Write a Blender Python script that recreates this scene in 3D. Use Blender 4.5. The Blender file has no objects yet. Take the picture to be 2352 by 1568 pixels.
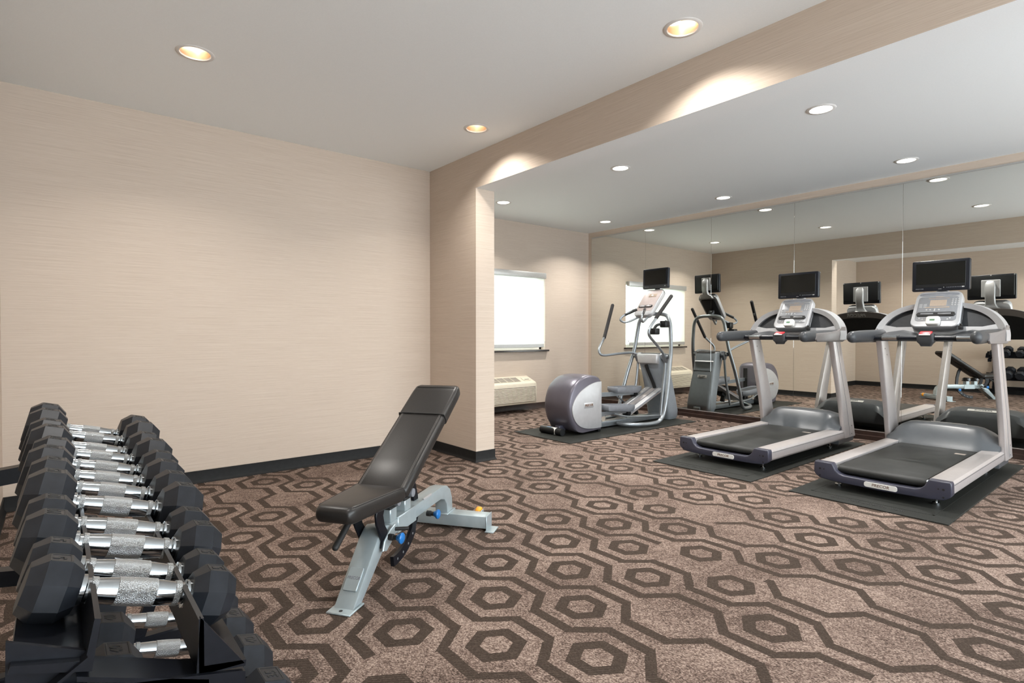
import bpy, bmesh, math, random
from mathutils import Vector, Matrix
random.seed(4)
S = bpy.context.scene
COL = S.collection
PI = math.pi
V = Vector

# ------------------------------------------------------------------ geometry of the place
CAMZ = 1.14
XC, D = 2.879, 0.2036            # room-side face and thickness of the dividing wall / beam
YB, YF, YW = 4.809, 4.027, 6.333  # back wall, end of the stub wall, window wall
XM = 6.80                        # wall that carries the mirrors
XL = -0.27                       # left wall
ZC, ZS, ZC2 = 2.74, 2.425, 2.786
YN = -3.0                        # the rooms go on behind the viewer, open to daylight

# ------------------------------------------------------------------ mesh helpers
def newbm(): return bmesh.new()
def put(bm, tmp, mat=None):
    me = bpy.data.meshes.new('t'); tmp.to_mesh(me); tmp.free()
    if mat is not None: me.transform(mat)
    bm.from_mesh(me); bpy.data.meshes.remove(me)
    return bm
def rbox(bm, lo, hi, r=0.0, seg=2, mat=None):
    t = bmesh.new()
    lo, hi = V(lo), V(hi)
    bmesh.ops.create_cube(t, size=1.0)
    for v in t.verts:
        v.co = V([(lo[i]+hi[i])/2 + v.co[i]*(hi[i]-lo[i]) for i in range(3)])
    if r > 0:
        bmesh.ops.bevel(t, geom=t.edges[:], offset=min(r, 0.49*min(hi-lo)), segments=seg, profile=0.5, affect='EDGES')
    return put(bm, t, mat)
def prism(bm, pts, a, b, axis='Y', r=0.0, seg=2, mat=None, rside=0.0):
    """closed outline pts (two coords) extruded along axis from a to b; r rounds the two end loops"""
    t = bmesh.new()
    def P(p, h):
        if axis == 'Y': return V((p[0], h, p[1]))
        if axis == 'X': return V((h, p[0], p[1]))
        return V((p[0], p[1], h))
    A = [t.verts.new(P(p, a)) for p in pts]; B = [t.verts.new(P(p, b)) for p in pts]
    n = len(pts)
    fa = t.faces.new(A); fb = t.faces.new(list(reversed(B)))
    for i in range(n):
        t.faces.new((A[i], B[i], B[(i+1) % n], A[(i+1) % n]))
    bmesh.ops.recalc_face_normals(t, faces=t.faces[:])
    if r > 0:
        es = list(set(fa.edges[:] + fb.edges[:]))
        bmesh.ops.bevel(t, geom=es, offset=r, segments=seg, profile=0.5, affect='EDGES', clamp_overlap=True)
    return put(bm, t, mat)
def catmull(pts, n=6, closed=False):
    P = [V(p) for p in pts]; out = []
    m = len(P)
    rng = m if closed else m-1
    for i in range(rng):
        p1, p2 = P[i], P[(i+1) % m]
        p0 = P[(i-1) % m] if (closed or i > 0) else p1*2-p2
        p3 = P[(i+2) % m] if (closed or i+2 < m) else p2*2-p1
        for k in range(n):
            t = k/n
            out.append(0.5*((2*p1)+(p2-p0)*t+(2*p0-5*p1+4*p2-p3)*t*t+(3*p1-p0-3*p2+p3)*t**3))
    if not closed: out.append(P[-1])
    return out
def frames(P):
    T = []
    for i in range(len(P)):
        a = P[max(i-1, 0)]; b = P[min(i+1, len(P)-1)]
        T.append((b-a).normalized())
    up = V((0, 0, 1)) if abs(T[0].z) < 0.9 else V((1, 0, 0))
    N = (up - T[0]*up.dot(T[0])).normalized(); out = []
    for i, t in enumerate(T):
        N = (N - t*N.dot(t)).normalized()
        out.append((P[i], N, t.cross(N)))
    return out
def tube(bm, pts, r, seg=10, smooth=0, caps=True, sect=None, round_caps=False):
    P = catmull(pts, smooth) if smooth else [V(p) for p in pts]
    R = r if isinstance(r, (list, tuple)) else [r]*len(P)
    if len(R) != len(P):
        R = [R[min(int(i*len(R)/len(P)), len(R)-1)] for i in range(len(P))]
    if round_caps:
        t0 = (P[0]-P[1]).normalized(); t1 = (P[-1]-P[-2]).normalized(); a, b = R[0], R[-1]
        pre = [(P[0]+t0*a*math.sin(x), a*math.cos(x)) for x in (1.5, 1.2, .8, .4)]
        post = [(P[-1]+t1*b*math.sin(x), b*math.cos(x)) for x in (.4, .8, 1.2, 1.5)]
        P = [p for p, _ in pre]+P+[p for p, _ in post]; R = [q for _, q in pre]+R+[q for _, q in post]
    rings = []
    for (p, n, b), rr in zip(frames(P), R):
        if sect: ring = [bm.verts.new(p+n*(s[0]*rr)+b*(s[1]*rr)) for s in sect]
        else: ring = [bm.verts.new(p+(n*math.cos(2*PI*k/seg)+b*math.sin(2*PI*k/seg))*rr) for k in range(seg)]
        rings.append(ring)
    return skin(bm, rings, caps)
def skin(bm, rings, caps=True, closed=True):
    fs = []
    n = len(rings[0])
    for A, B in zip(rings, rings[1:]):
        for k in range(n if closed else n-1):
            fs.append(bm.faces.new((A[k], A[(k+1) % n], B[(k+1) % n], B[k])))
    if caps:
        fs.append(bm.faces.new(list(reversed(rings[0])))); fs.append(bm.faces.new(rings[-1]))
    bmesh.ops.recalc_face_normals(bm, faces=fs)
    return bm
def loft(bm, secs, caps=True):
    return skin(bm, [[bm.verts.new(V(p)) for p in s] for s in secs], caps)
def lathe(bm, prof, seg=24, mat=None, rot=0.0, caps=True):
    """prof [(r, h)...] round local x"""
    t = bmesh.new()
    rings = [[t.verts.new(V((h, r*math.cos(rot+2*PI*k/seg), r*math.sin(rot+2*PI*k/seg)))) for k in range(seg)] for r, h in prof]
    skin(t, rings, caps)
    return put(bm, t, mat)
def cyl(bm, a, b, r, seg=16):
    return tube(bm, [a, b], r, seg)
def rrect(w, h, r, n=4, cx=0, cy=0):
    out = []
    for sx, sy, a0 in ((1, 1, 0), (-1, 1, 90), (-1, -1, 180), (1, -1, 270)):
        for k in range(n+1):
            a = math.radians(a0+90*k/n)
            out.append((cx+sx*(w/2-r)+r*math.cos(a), cy+sy*(h/2-r)+r*math.sin(a)))
    return out
def frame3(o, x, y):
    x = V(x).normalized(); y = V(y); y = (y-x*y.dot(x)).normalized(); z = x.cross(y)
    m = Matrix(((x.x, y.x, z.x, o[0]), (x.y, y.y, z.y, o[1]), (x.z, y.z, z.z, o[2]), (0, 0, 0, 1)))
    return m
def text(bm, body, size, mat, depth=0.002, shear=0.0, bold=0.0, sx=1.0):
    c = bpy.data.curves.new('w', 'FONT'); c.body = body; c.size = size; c.extrude = depth/2
    c.align_x = 'CENTER'; c.align_y = 'CENTER'; c.shear = shear; c.offset = bold; c.resolution_u = 3
    o = bpy.data.objects.new('w', c); COL.objects.link(o)
    dg = bpy.context.evaluated_depsgraph_get()
    me = bpy.data.meshes.new_from_object(o.evaluated_get(dg))
    me.transform(Matrix.Diagonal((sx, 1, 1, 1))); me.transform(mat); bm.from_mesh(me)
    bpy.data.meshes.remove(me); bpy.data.objects.remove(o); bpy.data.curves.remove(c)
    return bm

def obj(name, bm, mat, parent=None, world=None, smooth=35, kind=None, label=None):
    me = bpy.data.meshes.new(name)
    if world is not None: bmesh.ops.transform(bm, matrix=world.inverted(), verts=bm.verts[:])
    bm.to_mesh(me); bm.free()
    for m in (mat if isinstance(mat, (list, tuple)) else [mat]): me.materials.append(m)
    if smooth:
        for p in me.polygons: p.use_smooth = True
        try: me.set_sharp_from_angle(angle=math.radians(smooth))
        except Exception: pass
    o = bpy.data.objects.new(name, me); COL.objects.link(o)
    if parent: o.parent = parent
    if kind: o['kind'] = kind
    if label: o['label'] = label
    return o
def thing(name, label, cat, loc=(0, 0, 0), rotz=0, group=None):
    o = bpy.data.objects.new(name, None); COL.objects.link(o)
    o.empty_display_size = 0.1
    o.location = loc; o.rotation_euler = (0, 0, rotz); o['label'] = label; o['category'] = cat
    if group: o['group'] = group
    return o
def tag(o, label, cat, group=None):
    o['label'] = label; o['category'] = cat
    if group: o['group'] = group
    return o
def W(loc, rotz=0): return Matrix.Translation(V(loc)) @ Matrix.Rotation(rotz, 4, 'Z')
def copy_tree(o, parent=None):
    c = o.copy(); COL.objects.link(c)
    if parent: c.parent = parent
    for ch in o.children: copy_tree(ch, c)
    return c

# ------------------------------------------------------------------ materials
class NT:
    def __init__(s, name):
        s.m = bpy.data.materials.new(name); s.m.use_nodes = True; s.t = s.m.node_tree; s.t.nodes.clear()
        s.out = s.t.nodes.new('ShaderNodeOutputMaterial')
        s.b = s.t.nodes.new('ShaderNodeBsdfPrincipled'); s.t.links.new(s.b.outputs[0], s.out.inputs[0])
    def n(s, typ, **kw):
        x = s.t.nodes.new(typ)
        for k, v in kw.items(): setattr(x, k, v)
        return x
    def set(s, sock, v):
        if hasattr(v, 'links') or isinstance(v, bpy.types.NodeSocket): s.t.links.new(v, sock)
        else: sock.default_value = v
    def M(s, op, a, b=0.0, c=0.0):
        x = s.n('ShaderNodeMath', operation=op); s.set(x.inputs[0], a); s.set(x.inputs[1], b); s.set(x.inputs[2], c); return x.outputs[0]
    def mix(s, f, a, b, typ='MIX'):
        x = s.n('ShaderNodeMix', data_type='RGBA', blend_type=typ); s.set(x.inputs[0], f); s.set(x.inputs[6], a); s.set(x.inputs[7], b); return x.outputs[2]
    def pos(s):
        g = s.n('ShaderNodeNewGeometry'); return g.outputs['Position']
    def ob(s): return s.n('ShaderNodeTexCoord').outputs['Object']
    def sep(s, v):
        x = s.n('ShaderNodeSeparateXYZ'); s.t.links.new(v, x.inputs[0]); return x.outputs
    def vec(s, x, y, z=0.0):
        c = s.n('ShaderNodeCombineXYZ'); s.set(c.inputs[0], x); s.set(c.inputs[1], y); s.set(c.inputs[2], z); return c.outputs[0]
    def noise(s, v, scale, detail=2.0, rough=0.5):
        x = s.n('ShaderNodeTexNoise'); s.t.links.new(v, x.inputs['Vector']); x.inputs['Scale'].default_value = scale
        x.inputs['Detail'].default_value = detail; x.inputs['Roughness'].default_value = rough; return x.outputs[0]
    def ramp(s, f, stops):
        x = s.n('ShaderNodeValToRGB'); e = x.color_ramp.elements
        while len(e) < len(stops): e.new(0.5)
        for q, (p, c) in zip(e, stops): q.position = p; q.color = (*c, 1)
        s.t.links.new(f, x.inputs[0]); return x.outputs[0]
    def bump(s, h, strength=0.2, dist=0.002):
        x = s.n('ShaderNodeBump'); x.inputs['Strength'].default_value = strength; x.inputs['Distance'].default_value = dist
        s.t.links.new(h, x.inputs['Height']); s.t.links.new(x.outputs[0], s.b.inputs['Normal'])
    def map(s, f, a, b, c, d):
        x = s.n('ShaderNodeMapRange'); s.set(x.inputs[0], f)
        for i, v in enumerate((a, b, c, d)): x.inputs[i+1].default_value = v
        return x.outputs[0]
def srgb(*c):
    return tuple(((x/255)/12.92 if x/255 <= 0.04045 else ((x/255+0.055)/1.055)**2.4) for x in c)
def pbr(name, col, rough=0.5, metal=0.0, spec=0.5, var=0.0, scale=60, bump=0.0, coat=0.0):
    t = NT(name); c = (*col, 1)
    if var > 0 or bump > 0:
        f = t.noise(t.ob(), scale, 3.0)
        if var > 0:
            d = tuple(max(0, x*(1-var)) for x in col); l = tuple(min(1, x*(1+var)) for x in col)
            t.set(t.b.inputs['Base Color'], t.ramp(f, [(0.3, d), (0.7, l)]))
        else: t.b.inputs['Base Color'].default_value = c
        if bump > 0: t.bump(f, bump)
    else: t.b.inputs['Base Color'].default_value = c
    t.b.inputs['Roughness'].default_value = rough; t.b.inputs['Metallic'].default_value = metal
    t.b.inputs['Specular IOR Level'].default_value = spec
    if coat: t.b.inputs['Coat Weight'].default_value = coat; t.b.inputs['Coat Roughness'].default_value = 0.15
    return t.m
def emit(name, col, s):
    t = NT(name); t.b.inputs['Base Color'].default_value = (*col, 1); t.b.inputs['Emission Color'].default_value = (*col, 1)
    t.b.inputs['Emission Strength'].default_value = s; return t.m

def wallpaper():
    t = NT('grasscloth'); x, y, z = t.sep(t.pos())[:3]
    along = t.M('ADD', x, y)
    f1 = t.noise(t.vec(t.M('MULTIPLY', along, 2.2), t.M('MULTIPLY', z, 230.0), 0.0), 1.0, 3.0, 0.6)
    f2 = t.noise(t.vec(t.M('MULTIPLY', along, 14.0), t.M('MULTIPLY', z, 420.0), 3.0), 1.0, 2.0)
    f = t.M('ADD', t.M('MULTIPLY', f1, 0.7), t.M('MULTIPLY', f2, 0.3))
    c = t.ramp(f, [(0.30, (.468, .382, .308)), (0.5, (.545, .457, .377)), (0.70, (.602, .516, .436))])
    t.set(t.b.inputs['Base Color'], c); t.b.inputs['Roughness'].default_value = 0.75
    t.b.inputs['Specular IOR Level'].default_value = 0.25
    t.bump(f, 0.12, 0.001); return t.m
def carpet():
    t = NT('hexagon_carpet'); P = t.pos(); x, y, z = t.sep(P)[:3]
    Wd, Pd, A = 0.2235, 0.583, 0.060
    X0, Y0 = 2.25, 1.905
    def hashf(a, b, s): 
        w = t.n('ShaderNodeTexWhiteNoise', noise_dimensions='3D'); t.t.links.new(t.vec(a, b, s), w.inputs['Vector']); return w.outputs['Value']
    # slight hand-made wobble of the lines
    wob = t.M('MULTIPLY', t.M('SUBTRACT', t.noise(P, 3.0, 1.0), 0.5), 0.02)
    u = t.M('DIVIDE', t.M('ADD', t.M('SUBTRACT', x, X0), wob), Wd)
    v = t.M('DIVIDE', t.M('ADD', t.M('SUBTRACT', y, Y0), wob), Pd)
    k = t.M('ROUND', u)
    par = t.M('MODULO', t.M('ADD', k, 200.0), 2.0)                    # 0 / 1
    sgn = t.M('SUBTRACT', 1.0, t.M('MULTIPLY', par, 2.0))
    # trapezoid wave: -1 at v=0
    fr = t.M('FRACT', t.M('ADD', v, 100.0))
    tri = t.M('ABSOLUTE', t.M('SUBTRACT', fr, 0.5))                   # .5 at v=0, 0 at v=.5
    T = t.M('MINIMUM', t.M('MAXIMUM', t.M('MULTIPLY', t.M('SUBTRACT', 0.25, tri), 12.0), -1.0), 1.0)
    lx = t.M('MULTIPLY', t.M('MULTIPLY', sgn, T), A)
    du = t.M('MULTIPLY', t.M('SUBTRACT', u, k), Wd)
    dl = t.M('ABSOLUTE', t.M('SUBTRACT', du, lx))
    slope = t.M('LESS_THAN', t.M('ABSOLUTE', t.M('SUBTRACT', tri, 0.25)), 0.0833)
    wl = t.M('ADD', 0.0225, t.M('MULTIPLY', slope, 0.0095))
    line = t.M('LESS_THAN', dl, wl)
    seg = t.M('FLOOR', t.M('MULTIPLY', t.M('ADD', v, 100.13), 1.0))
    line = t.M('MULTIPLY', line, t.M('GREATER_THAN', hashf(k, seg, 1.0), 0.07))
    # rings sit where neighbouring lines bulge apart
    c = t.M('FLOOR', u)
    cpar = t.M('MODULO', t.M('ADD', c, 200.0), 2.0)
    vo = t.M('SUBTRACT', v, t.M('MULTIPLY', cpar, 0.5))
    ci = t.M('ROUND', vo)
    ru = t.M('ABSOLUTE', t.M('MULTIPLY', t.M('SUBTRACT', t.M('SUBTRACT', u, c), 0.5), Wd))
    rv = t.M('ABSOLUTE', t.M('MULTIPLY', t.M('SUBTRACT', vo, ci), Pd))
    # rings may reach over their own column: the bulge is wider than one column
    hexd = t.M('MAXIMUM', ru, t.M('ADD', t.M('MULTIPLY', ru, 0.52), t.M('MULTIPLY', rv, 0.86)))
    ring = t.M('MULTIPLY', t.M('LESS_THAN', hexd, 0.102), t.M('GREATER_THAN', hexd, 0.054))
    hr = hashf(c, t.M('ADD', ci, t.M('MULTIPLY', cpar, 0.37)), 2.0)
    ring = t.M('MULTIPLY', ring, t.M('GREATER_THAN', hr, 0.16))
    motif = t.M('MAXIMUM', line, ring)
    # loop pile
    sp = t.n('ShaderNodeTexVoronoi'); sp.inputs['Scale'].default_value = 1.0
    t.t.links.new(t.vec(t.M('MULTIPLY', t.M('ADD', x, t.M('MULTIPLY', y, .5)), 290.0), t.M('MULTIPLY', t.M('SUBTRACT', y, t.M('MULTIPLY', x, .5)), 165.0), 0.0), sp.inputs['Vector'])
    rc = t.sep(sp.outputs['Color'])[0]
    cl = t.noise(P, 26.0, 3.0, 0.6)
    big = t.noise(P, 2.6, 3.0)
    f = t.M('ADD', t.M('ADD', t.M('MULTIPLY', rc, 0.62), t.M('MULTIPLY', cl, 0.42)), t.M('MULTIPLY', t.M('SUBTRACT', big, 0.5), 0.60))
    base = t.ramp(f, [(0.20, (.055, .039, .031)), (0.44, (.142, .099, .081)), (0.60, (.203, .146, .120)), (0.86, (.375, .29, .24))])
    wv = t.n('ShaderNodeTexWave', wave_type='BANDS', bands_direction='DIAGONAL'); wv.inputs['Scale'].default_value = 46.0
    t.t.links.new(P, wv.inputs['Vector'])
    mot = t.ramp(t.M('ADD', t.M('MULTIPLY', wv.outputs['Fac'], 0.5), t.M('MULTIPLY', rc, 0.5)), [(0.15, (.036, .026, .020)), (0.6, (.062, .045, .035)), (0.95, (.100, .075, .059))])
    t.set(t.b.inputs['Base Color'], t.mix(motif, base, mot))
    t.b.inputs['Roughness'].default_value = 0.95; t.b.inputs['Specular IOR Level'].default_value = 0.1
    t.bump(t.M('ADD', rc, t.M('MULTIPLY', motif, -0.4)), 0.35, 0.003)
    return t.m
def mirror_mat():
    t = NT('silvered_glass'); t.b.inputs['Base Color'].default_value = (.80, .805, .765, 1)
    t.b.inputs['Metallic'].default_value = 1.0; t.b.inputs['Roughness'].default_value = 0.0; return t.m
def shade_mat():
    t = NT('solar_shade'); t.t.nodes.remove(t.b)
    tr = t.n('ShaderNodeBsdfTransparent'); tr.inputs[0].default_value = (.95, .98, .96, 1)
    tl = t.n('ShaderNodeBsdfTranslucent'); tl.inputs[0].default_value = (.88, .86, .80, 1)
    df = t.n('ShaderNodeBsdfDiffuse'); df.inputs[0].default_value = (.82, .78, .70, 1)
    a = t.n('ShaderNodeMixShader'); a.inputs[0].default_value = 0.5
    t.t.links.new(tl.outputs[0], a.inputs[1]); t.t.links.new(df.outputs[0], a.inputs[2])
    b = t.n('ShaderNodeMixShader'); b.inputs[0].default_value = 0.30
    t.t.links.new(a.outputs[0], b.inputs[1]); t.t.links.new(tr.outputs[0], b.inputs[2])
    t.t.links.new(b.outputs[0], t.out.inputs[0]); return t.m
def knurl():
    t = NT('knurled_chrome'); x, y, z = t.sep(t.ob())[:3]
    a = t.n('ShaderNodeTexVoronoi'); a.inputs['Scale'].default_value = 800.0; t.t.links.new(t.ob(), a.inputs['Vector'])
    t.b.inputs['Base Color'].default_value = (.44, .46, .47, 1); t.b.inputs['Metallic'].default_value = 1.0
    t.b.inputs['Roughness'].default_value = 0.38; t.bump(a.outputs['Distance'], 0.7, 0.002); return t.m
def rubbermat():
    t = NT('rubber_mat'); f = t.noise(t.pos(), 260.0, 2.0)
    t.set(t.b.inputs['Base Color'], t.ramp(f, [(0.35, (.010, .011, .010)), (0.65, (.034, .035, .031))]))
    t.b.inputs['Roughness'].default_value = 0.6; t.b.inputs['Specular IOR Level'].default_value = 0.15; t.bump(f, 0.4, 0.002); return t.m

m_wall = wallpaper(); m_carpet = carpet(); m_mirror = mirror_mat(); m_shade = shade_mat(); m_knurl = knurl(); m_mat = rubbermat()
m_ceil = pbr('ceiling_paint', (.86, .895, .905), 0.9, spec=0.2, var=0.015, scale=160, bump=0.05)
m_base = pbr('black_rubber_base', (.009, .009, .009), 0.6, spec=.25, var=0.2, scale=30)
m_brown = pbr('dark_brown_wood', (.030, .016, .012), 0.4, var=0.35, scale=12)
m_black = pbr('black_plastic', (.010, .011, .012), 0.38, spec=.3, var=0.1)
m_blackmetal = pbr('black_powder_coat', (.006, .007, .010), 0.32, spec=0.22, var=0.15, scale=90)
m_rubber = pbr('dumbbell_rubber', (.013, .015, .019), 0.40, spec=0.28, var=0.22, scale=50, bump=0.08)
m_ink = pbr('number_recess', (.010, .010, .010), 0.6, var=0.1)
m_chrome = pbr('chrome', (.50, .53, .55), 0.10, 1.0, var=0.02)
m_vinyl = pbr('black_vinyl', (.018, .0165, .0155), 0.36, spec=0.40, var=0.12, scale=120, bump=0.06)
m_stitch = pbr('stitching', (.12, .11, .10), 0.6, var=0.1)
m_bench = pbr('grey_bench_paint', (.36, .42, .44), 0.32, 0.35, var=0.05, scale=20)
m_blue = pbr('blue_knob', (.01, .14, .42), 0.3, var=0.1)
m_orange = pbr('orange_wheel', (.80, .33, .02), 0.4, var=0.1)
m_silver = pbr('warm_silver_paint', (.50, .465, .455), 0.34, 0.45, var=0.03, scale=25)
m_silver2 = pbr('light_silver_panel', (.47, .475, .485), 0.36, 0.35, var=0.04, scale=25)
m_shell = pbr('warm_grey_shell', (.20, .185, .18), 0.4, 0.2, var=0.04, scale=25)
m_tower = pbr('blue_grey_plastic', (.235, .26, .285), 0.40, 0.1, var=0.04, scale=20)
m_grip = pbr('grip_rubber', (.028, .026, .026), 0.55, spec=.25, var=.1)
m_tube = pbr('blue_grey_tube', (.29, .315, .335), 0.28, 0.55, var=0.05, scale=20)
m_grey = pbr('mid_grey_plastic', (.195, .205, .225), 0.42, var=0.06, scale=30)
m_dgrey = pbr('dark_grey_plastic', (.046, .049, .053), 0.40, spec=.32, var=0.08, scale=40)
m_hood = pbr('hood_grey_plastic', (.072, .079, .086), 0.32, spec=.38, var=0.06, scale=20)
m_navy = pbr('violet_navy_plastic', (.038, .039, .058), 0.36, var=0.06, scale=20)
m_purple = pbr('violet_metallic', (.115, .108, .132), 0.34, 0.35, var=0.05, scale=12)
m_belt = pbr('belt_black', (.020, .021, .020), 0.5, spec=0.3, var=0.25, scale=9)
m_screen = pbr('screen_glass', (.008, .009, .008), 0.15, spec=.35, var=0.05)
m_bezel = pbr('bezel_black', (.008, .010, .015), 0.32, spec=.3, var=0.05)
m_face = pbr('console_face', (.235, .240, .250), 0.30, var=0.04)
m_pinkface = pbr('console_face_pale', (.50, .43, .41), 0.22, var=0.04)
m_lcd = pbr('lcd_beige', (.42, .34, .27), 0.2, var=0.03)
m_button = pbr('button_grey', (.46, .46, .46), 0.4, var=0.03)
m_white = pbr('white_plastic', (.72, .70, .66), 0.35, var=0.03)
m_sticker = pbr('white_sticker', (.66, .65, .62), 0.4, var=0.03)
m_bluest = pbr('blue_sticker', (.10, .20, .34), 0.4, var=0.05)
m_letter = pbr('brown_lettering', (.16, .10, .07), 0.5, var=0.05)
m_letw = pbr('white_lettering', (.75, .75, .73), 0.4, var=0.03)
m_red = pbr('red_plastic', (.60, .03, .04), 0.3, var=0.05)
m_green = pbr('green_lcd', (.10, .22, .12), 0.3, var=0.2, scale=300)
m_cream = pbr('cream_plastic', (.68, .62, .50), 0.42, var=0.03, scale=20)
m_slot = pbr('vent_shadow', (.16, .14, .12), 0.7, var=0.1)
m_alu = pbr('aluminium', (.50, .50, .49), 0.4, 0.6, var=0.04)
m_refl = pbr('lamp_reflector', (.74, .58, .42), 0.30, 0.8, var=0.03)
m_ring = pbr('lamp_trim', (.70, .69, .67), 0.5, var=0.02)
m_bulb = emit('lamp_bulb', (1.0, .93, .82), 6.0)
m_lens = emit('lamp_lens', (1.0, .965, .90), 5.0)
def thin_glass():
    t = NT('window_glass'); t.t.nodes.remove(t.b)
    tr = t.n('ShaderNodeBsdfTransparent'); tr.inputs[0].default_value = (.93, .97, .95, 1)
    gl = t.n('ShaderNodeBsdfGlossy'); gl.inputs['Roughness'].default_value = 0.02
    mx = t.n('ShaderNodeMixShader'); mx.inputs[0].default_value = 0.07
    t.t.links.new(tr.outputs[0], mx.inputs[1]); t.t.links.new(gl.outputs[0], mx.inputs[2]); t.t.links.new(mx.outputs[0], t.out.inputs[0]); return t.m
m_glass = thin_glass()
m_out = pbr('pale_render', (.62, .66, .62), 0.9, var=0.05, scale=3)
m_out2 = pbr('grey_roofing', (.40, .41, .42), 0.9, var=0.05, scale=3)
m_ground = pbr('pale_concrete', (.62, .62, .60), 0.9, var=0.06, scale=2)
m_sill = pbr('dark_sill', (.035, .030, .028), 0.15, var=0.1)
m_redstrap = pbr('tan_roller', (.55, .47, .38), 0.4, var=0.1)

# ------------------------------------------------------------------ the room
def struct(name, bm, mat, smooth=0): return obj(name, bm, mat, smooth=smooth, kind='structure')
def box1(name, lo, hi, mat): return struct(name, rbox(newbm(), lo, hi), mat)

box1('floor', (XL-.1, YN, -.06), (XM+.1, YW+.1, 0.0), m_carpet)
box1('wall_back', (XL-.1, YB, 0), (XC+.001, YB+.1, ZC+.12), m_wall)
box1('wall_left', (XL-.1, YN, 0), (XL, YB+.1, ZC+.12), m_wall)
box1('wall_divider', (XC, YF, 0), (XC+D, YW+.05, ZC2+.1), m_wall)
bm = rbox(newbm(), (XC, YN, ZS), (XC+D, YF, ZC2+.1))
for f in bm.faces: f.material_index = 1 if f.normal.z < -0.5 else 0
struct('beam', bm, [m_wall, m_ceil])
box1('wall_right', (XM, YN, 0), (XM+.1, YW+.1, ZC2+.1), m_wall)
# window wall with its opening
WX0, WX1, WZ0, WZ1 = 4.08, 5.83, 0.90, 2.06
bm = newbm()
for lo, hi in (((XC+D, YW, 0), (WX0, YW+.14, ZC2+.1)), ((WX1, YW, 0), (XM+.1, YW+.14, ZC2+.1)),
               ((WX0, YW, 0), (WX1, YW+.14, WZ0)), ((WX0, YW, WZ1), (WX1, YW+.14, ZC2+.1))):
    rbox(bm, lo, hi)
struct('wall_far', bm, m_wall)

LM = [(0.631, 3.628), (2.555, 1.715), (2.555, 3.564), (0.631, 1.715)]
LF = [(4.36, 1.755), (6.27, 1.755), (4.36, 3.632), (6.27, 3.632), (4.36, 5.505), (6.27, 5.505)]
def ceiling(bm, x0, x1, y0, y1, z, holes, r=0.088, cell=0.16):
    xs = [x0, holes[0][0]-cell, holes[0][0]+cell, x1]
    ys = sorted(set([y0, y1]+[h[1]+s*cell for h in holes for s in (-1, 1)]))
    for i in range(len(xs)-1):
        for j in range(len(ys)-1):
            a, b, c, d = xs[i], xs[i+1], ys[j], ys[j+1]
            hh = [h for h in holes if a+1e-4 < h[0] < b-1e-4 and c+1e-4 < h[1] < d-1e-4]
            if not hh:
                bm.faces.new([bm.verts.new((p, q, z)) for p, q in ((a, c), (a, d), (b, d), (b, c))]); continue
            h = hh[0]; n = 32
            cv = [bm.verts.new((h[0]+r*math.cos(2*PI*k/n), h[1]+r*math.sin(2*PI*k/n), z)) for k in range(n)]
            sv = []
            for k in range(n):
                ca, sa = math.cos(2*PI*k/n), math.sin(2*PI*k/n); m = max(abs(ca), abs(sa))
                sv.append(bm.verts.new((h[0]+(b-a)/2*ca/m, h[1]+(d-c)/2*sa/m, z)))
            for k in range(n): bm.faces.new((cv[k], sv[k], sv[(k+1) % n], cv[(k+1) % n]))
    bmesh.ops.recalc_face_normals(bm, faces=bm.faces[:])
    for f in bm.faces:
        if f.normal.z > 0: f.normal_flip()
def ceil_room(name, x0, x1, y0, y1, z, cols):
    bm = newbm(); xs = [x0]+[(a[0][0]+b[0][0])/2 for a, b in zip(cols, cols[1:])]+[x1]
    for i, c in enumerate(cols): ceiling(bm, xs[i], xs[i+1], y0, y1, z, c)
    return struct(name, bm, m_ceil)
ceil_room('ceiling', XL-.1, XC+.01, YN, YB+.05, ZC, [[h for h in LM if h[0] < 1], [h for h in LM if h[0] > 1]])
ceil_room('ceiling.001', XC+D-.01, XM+.1, YN, YW+.1, ZC2, [LF[0::2], LF[1::2]])
# roof deck over the lamp housings keeps daylight out of the cans
box1('roof', (XL-.1, YN, ZC2+.20), (XM+.1, YW+.14, ZC2+.26), m_ceil)

def baseboard(name, a, b, nrm, mat, h=0.095, toe=0.018):
    """black vinyl cove base with a little toe, from a to b, nrm points into the room"""
    a, b, n = V((*a, 0)), V((*b, 0)), V((*nrm, 0))
    prof = [(0, 0), (toe, 0), (toe, .004), (.010, .012), (.006, .025), (.006, h-.003), (.003, h), (0, h)]
    bm = newbm()
    loft(bm, [[p+n*q[0]+V((0, 0, q[1])) for q in prof] for p in (a, b)])
    return struct(name, bm, mat, smooth=40)
baseboard('baseboard_back', (XL, YB), (XC, YB), (0, -1), m_base)
baseboard('baseboard_left', (XL, YN), (XL, YB), (1, 0), m_base)
bm = newbm()
prof = [(0, 0), (.018, 0), (.018, .004), (.010, .012), (.006, .025), (.006, .092), (.003, .095), (0, .095)]
path = [((XC, YB), (-1, 0)), ((XC, YF), (-1, -1)), ((XC+D, YF), (1, -1)), ((XC+D, YW), (1, 0))]
loft(bm, [[V((p[0]+n[0]*q[0], p[1]+n[1]*q[0], q[1])) for q in prof] for p, n in path])
struct('baseboard_divider', bm, m_base, smooth=40)
baseboard('baseboard_far', (XC+D, YW), (XM, YW), (0, -1), m_brown)
# stepped dark skirting that carries the mirrors
bm = newbm()
prism(bm, [(XM, 0), (XM-.055, 0), (XM-.055, .045), (XM-.030, .050), (XM-.030, .092), (XM-.024, .098), (XM, .098)], YN, YW-.02, 'Y')
struct('baseboard_right', bm, m_brown)
bm = newbm(); rbox(bm, (XM-.014, YN, 2.688), (XM, 6.25, 2.704)); struct('trim_1', bm, m_alu)

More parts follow.
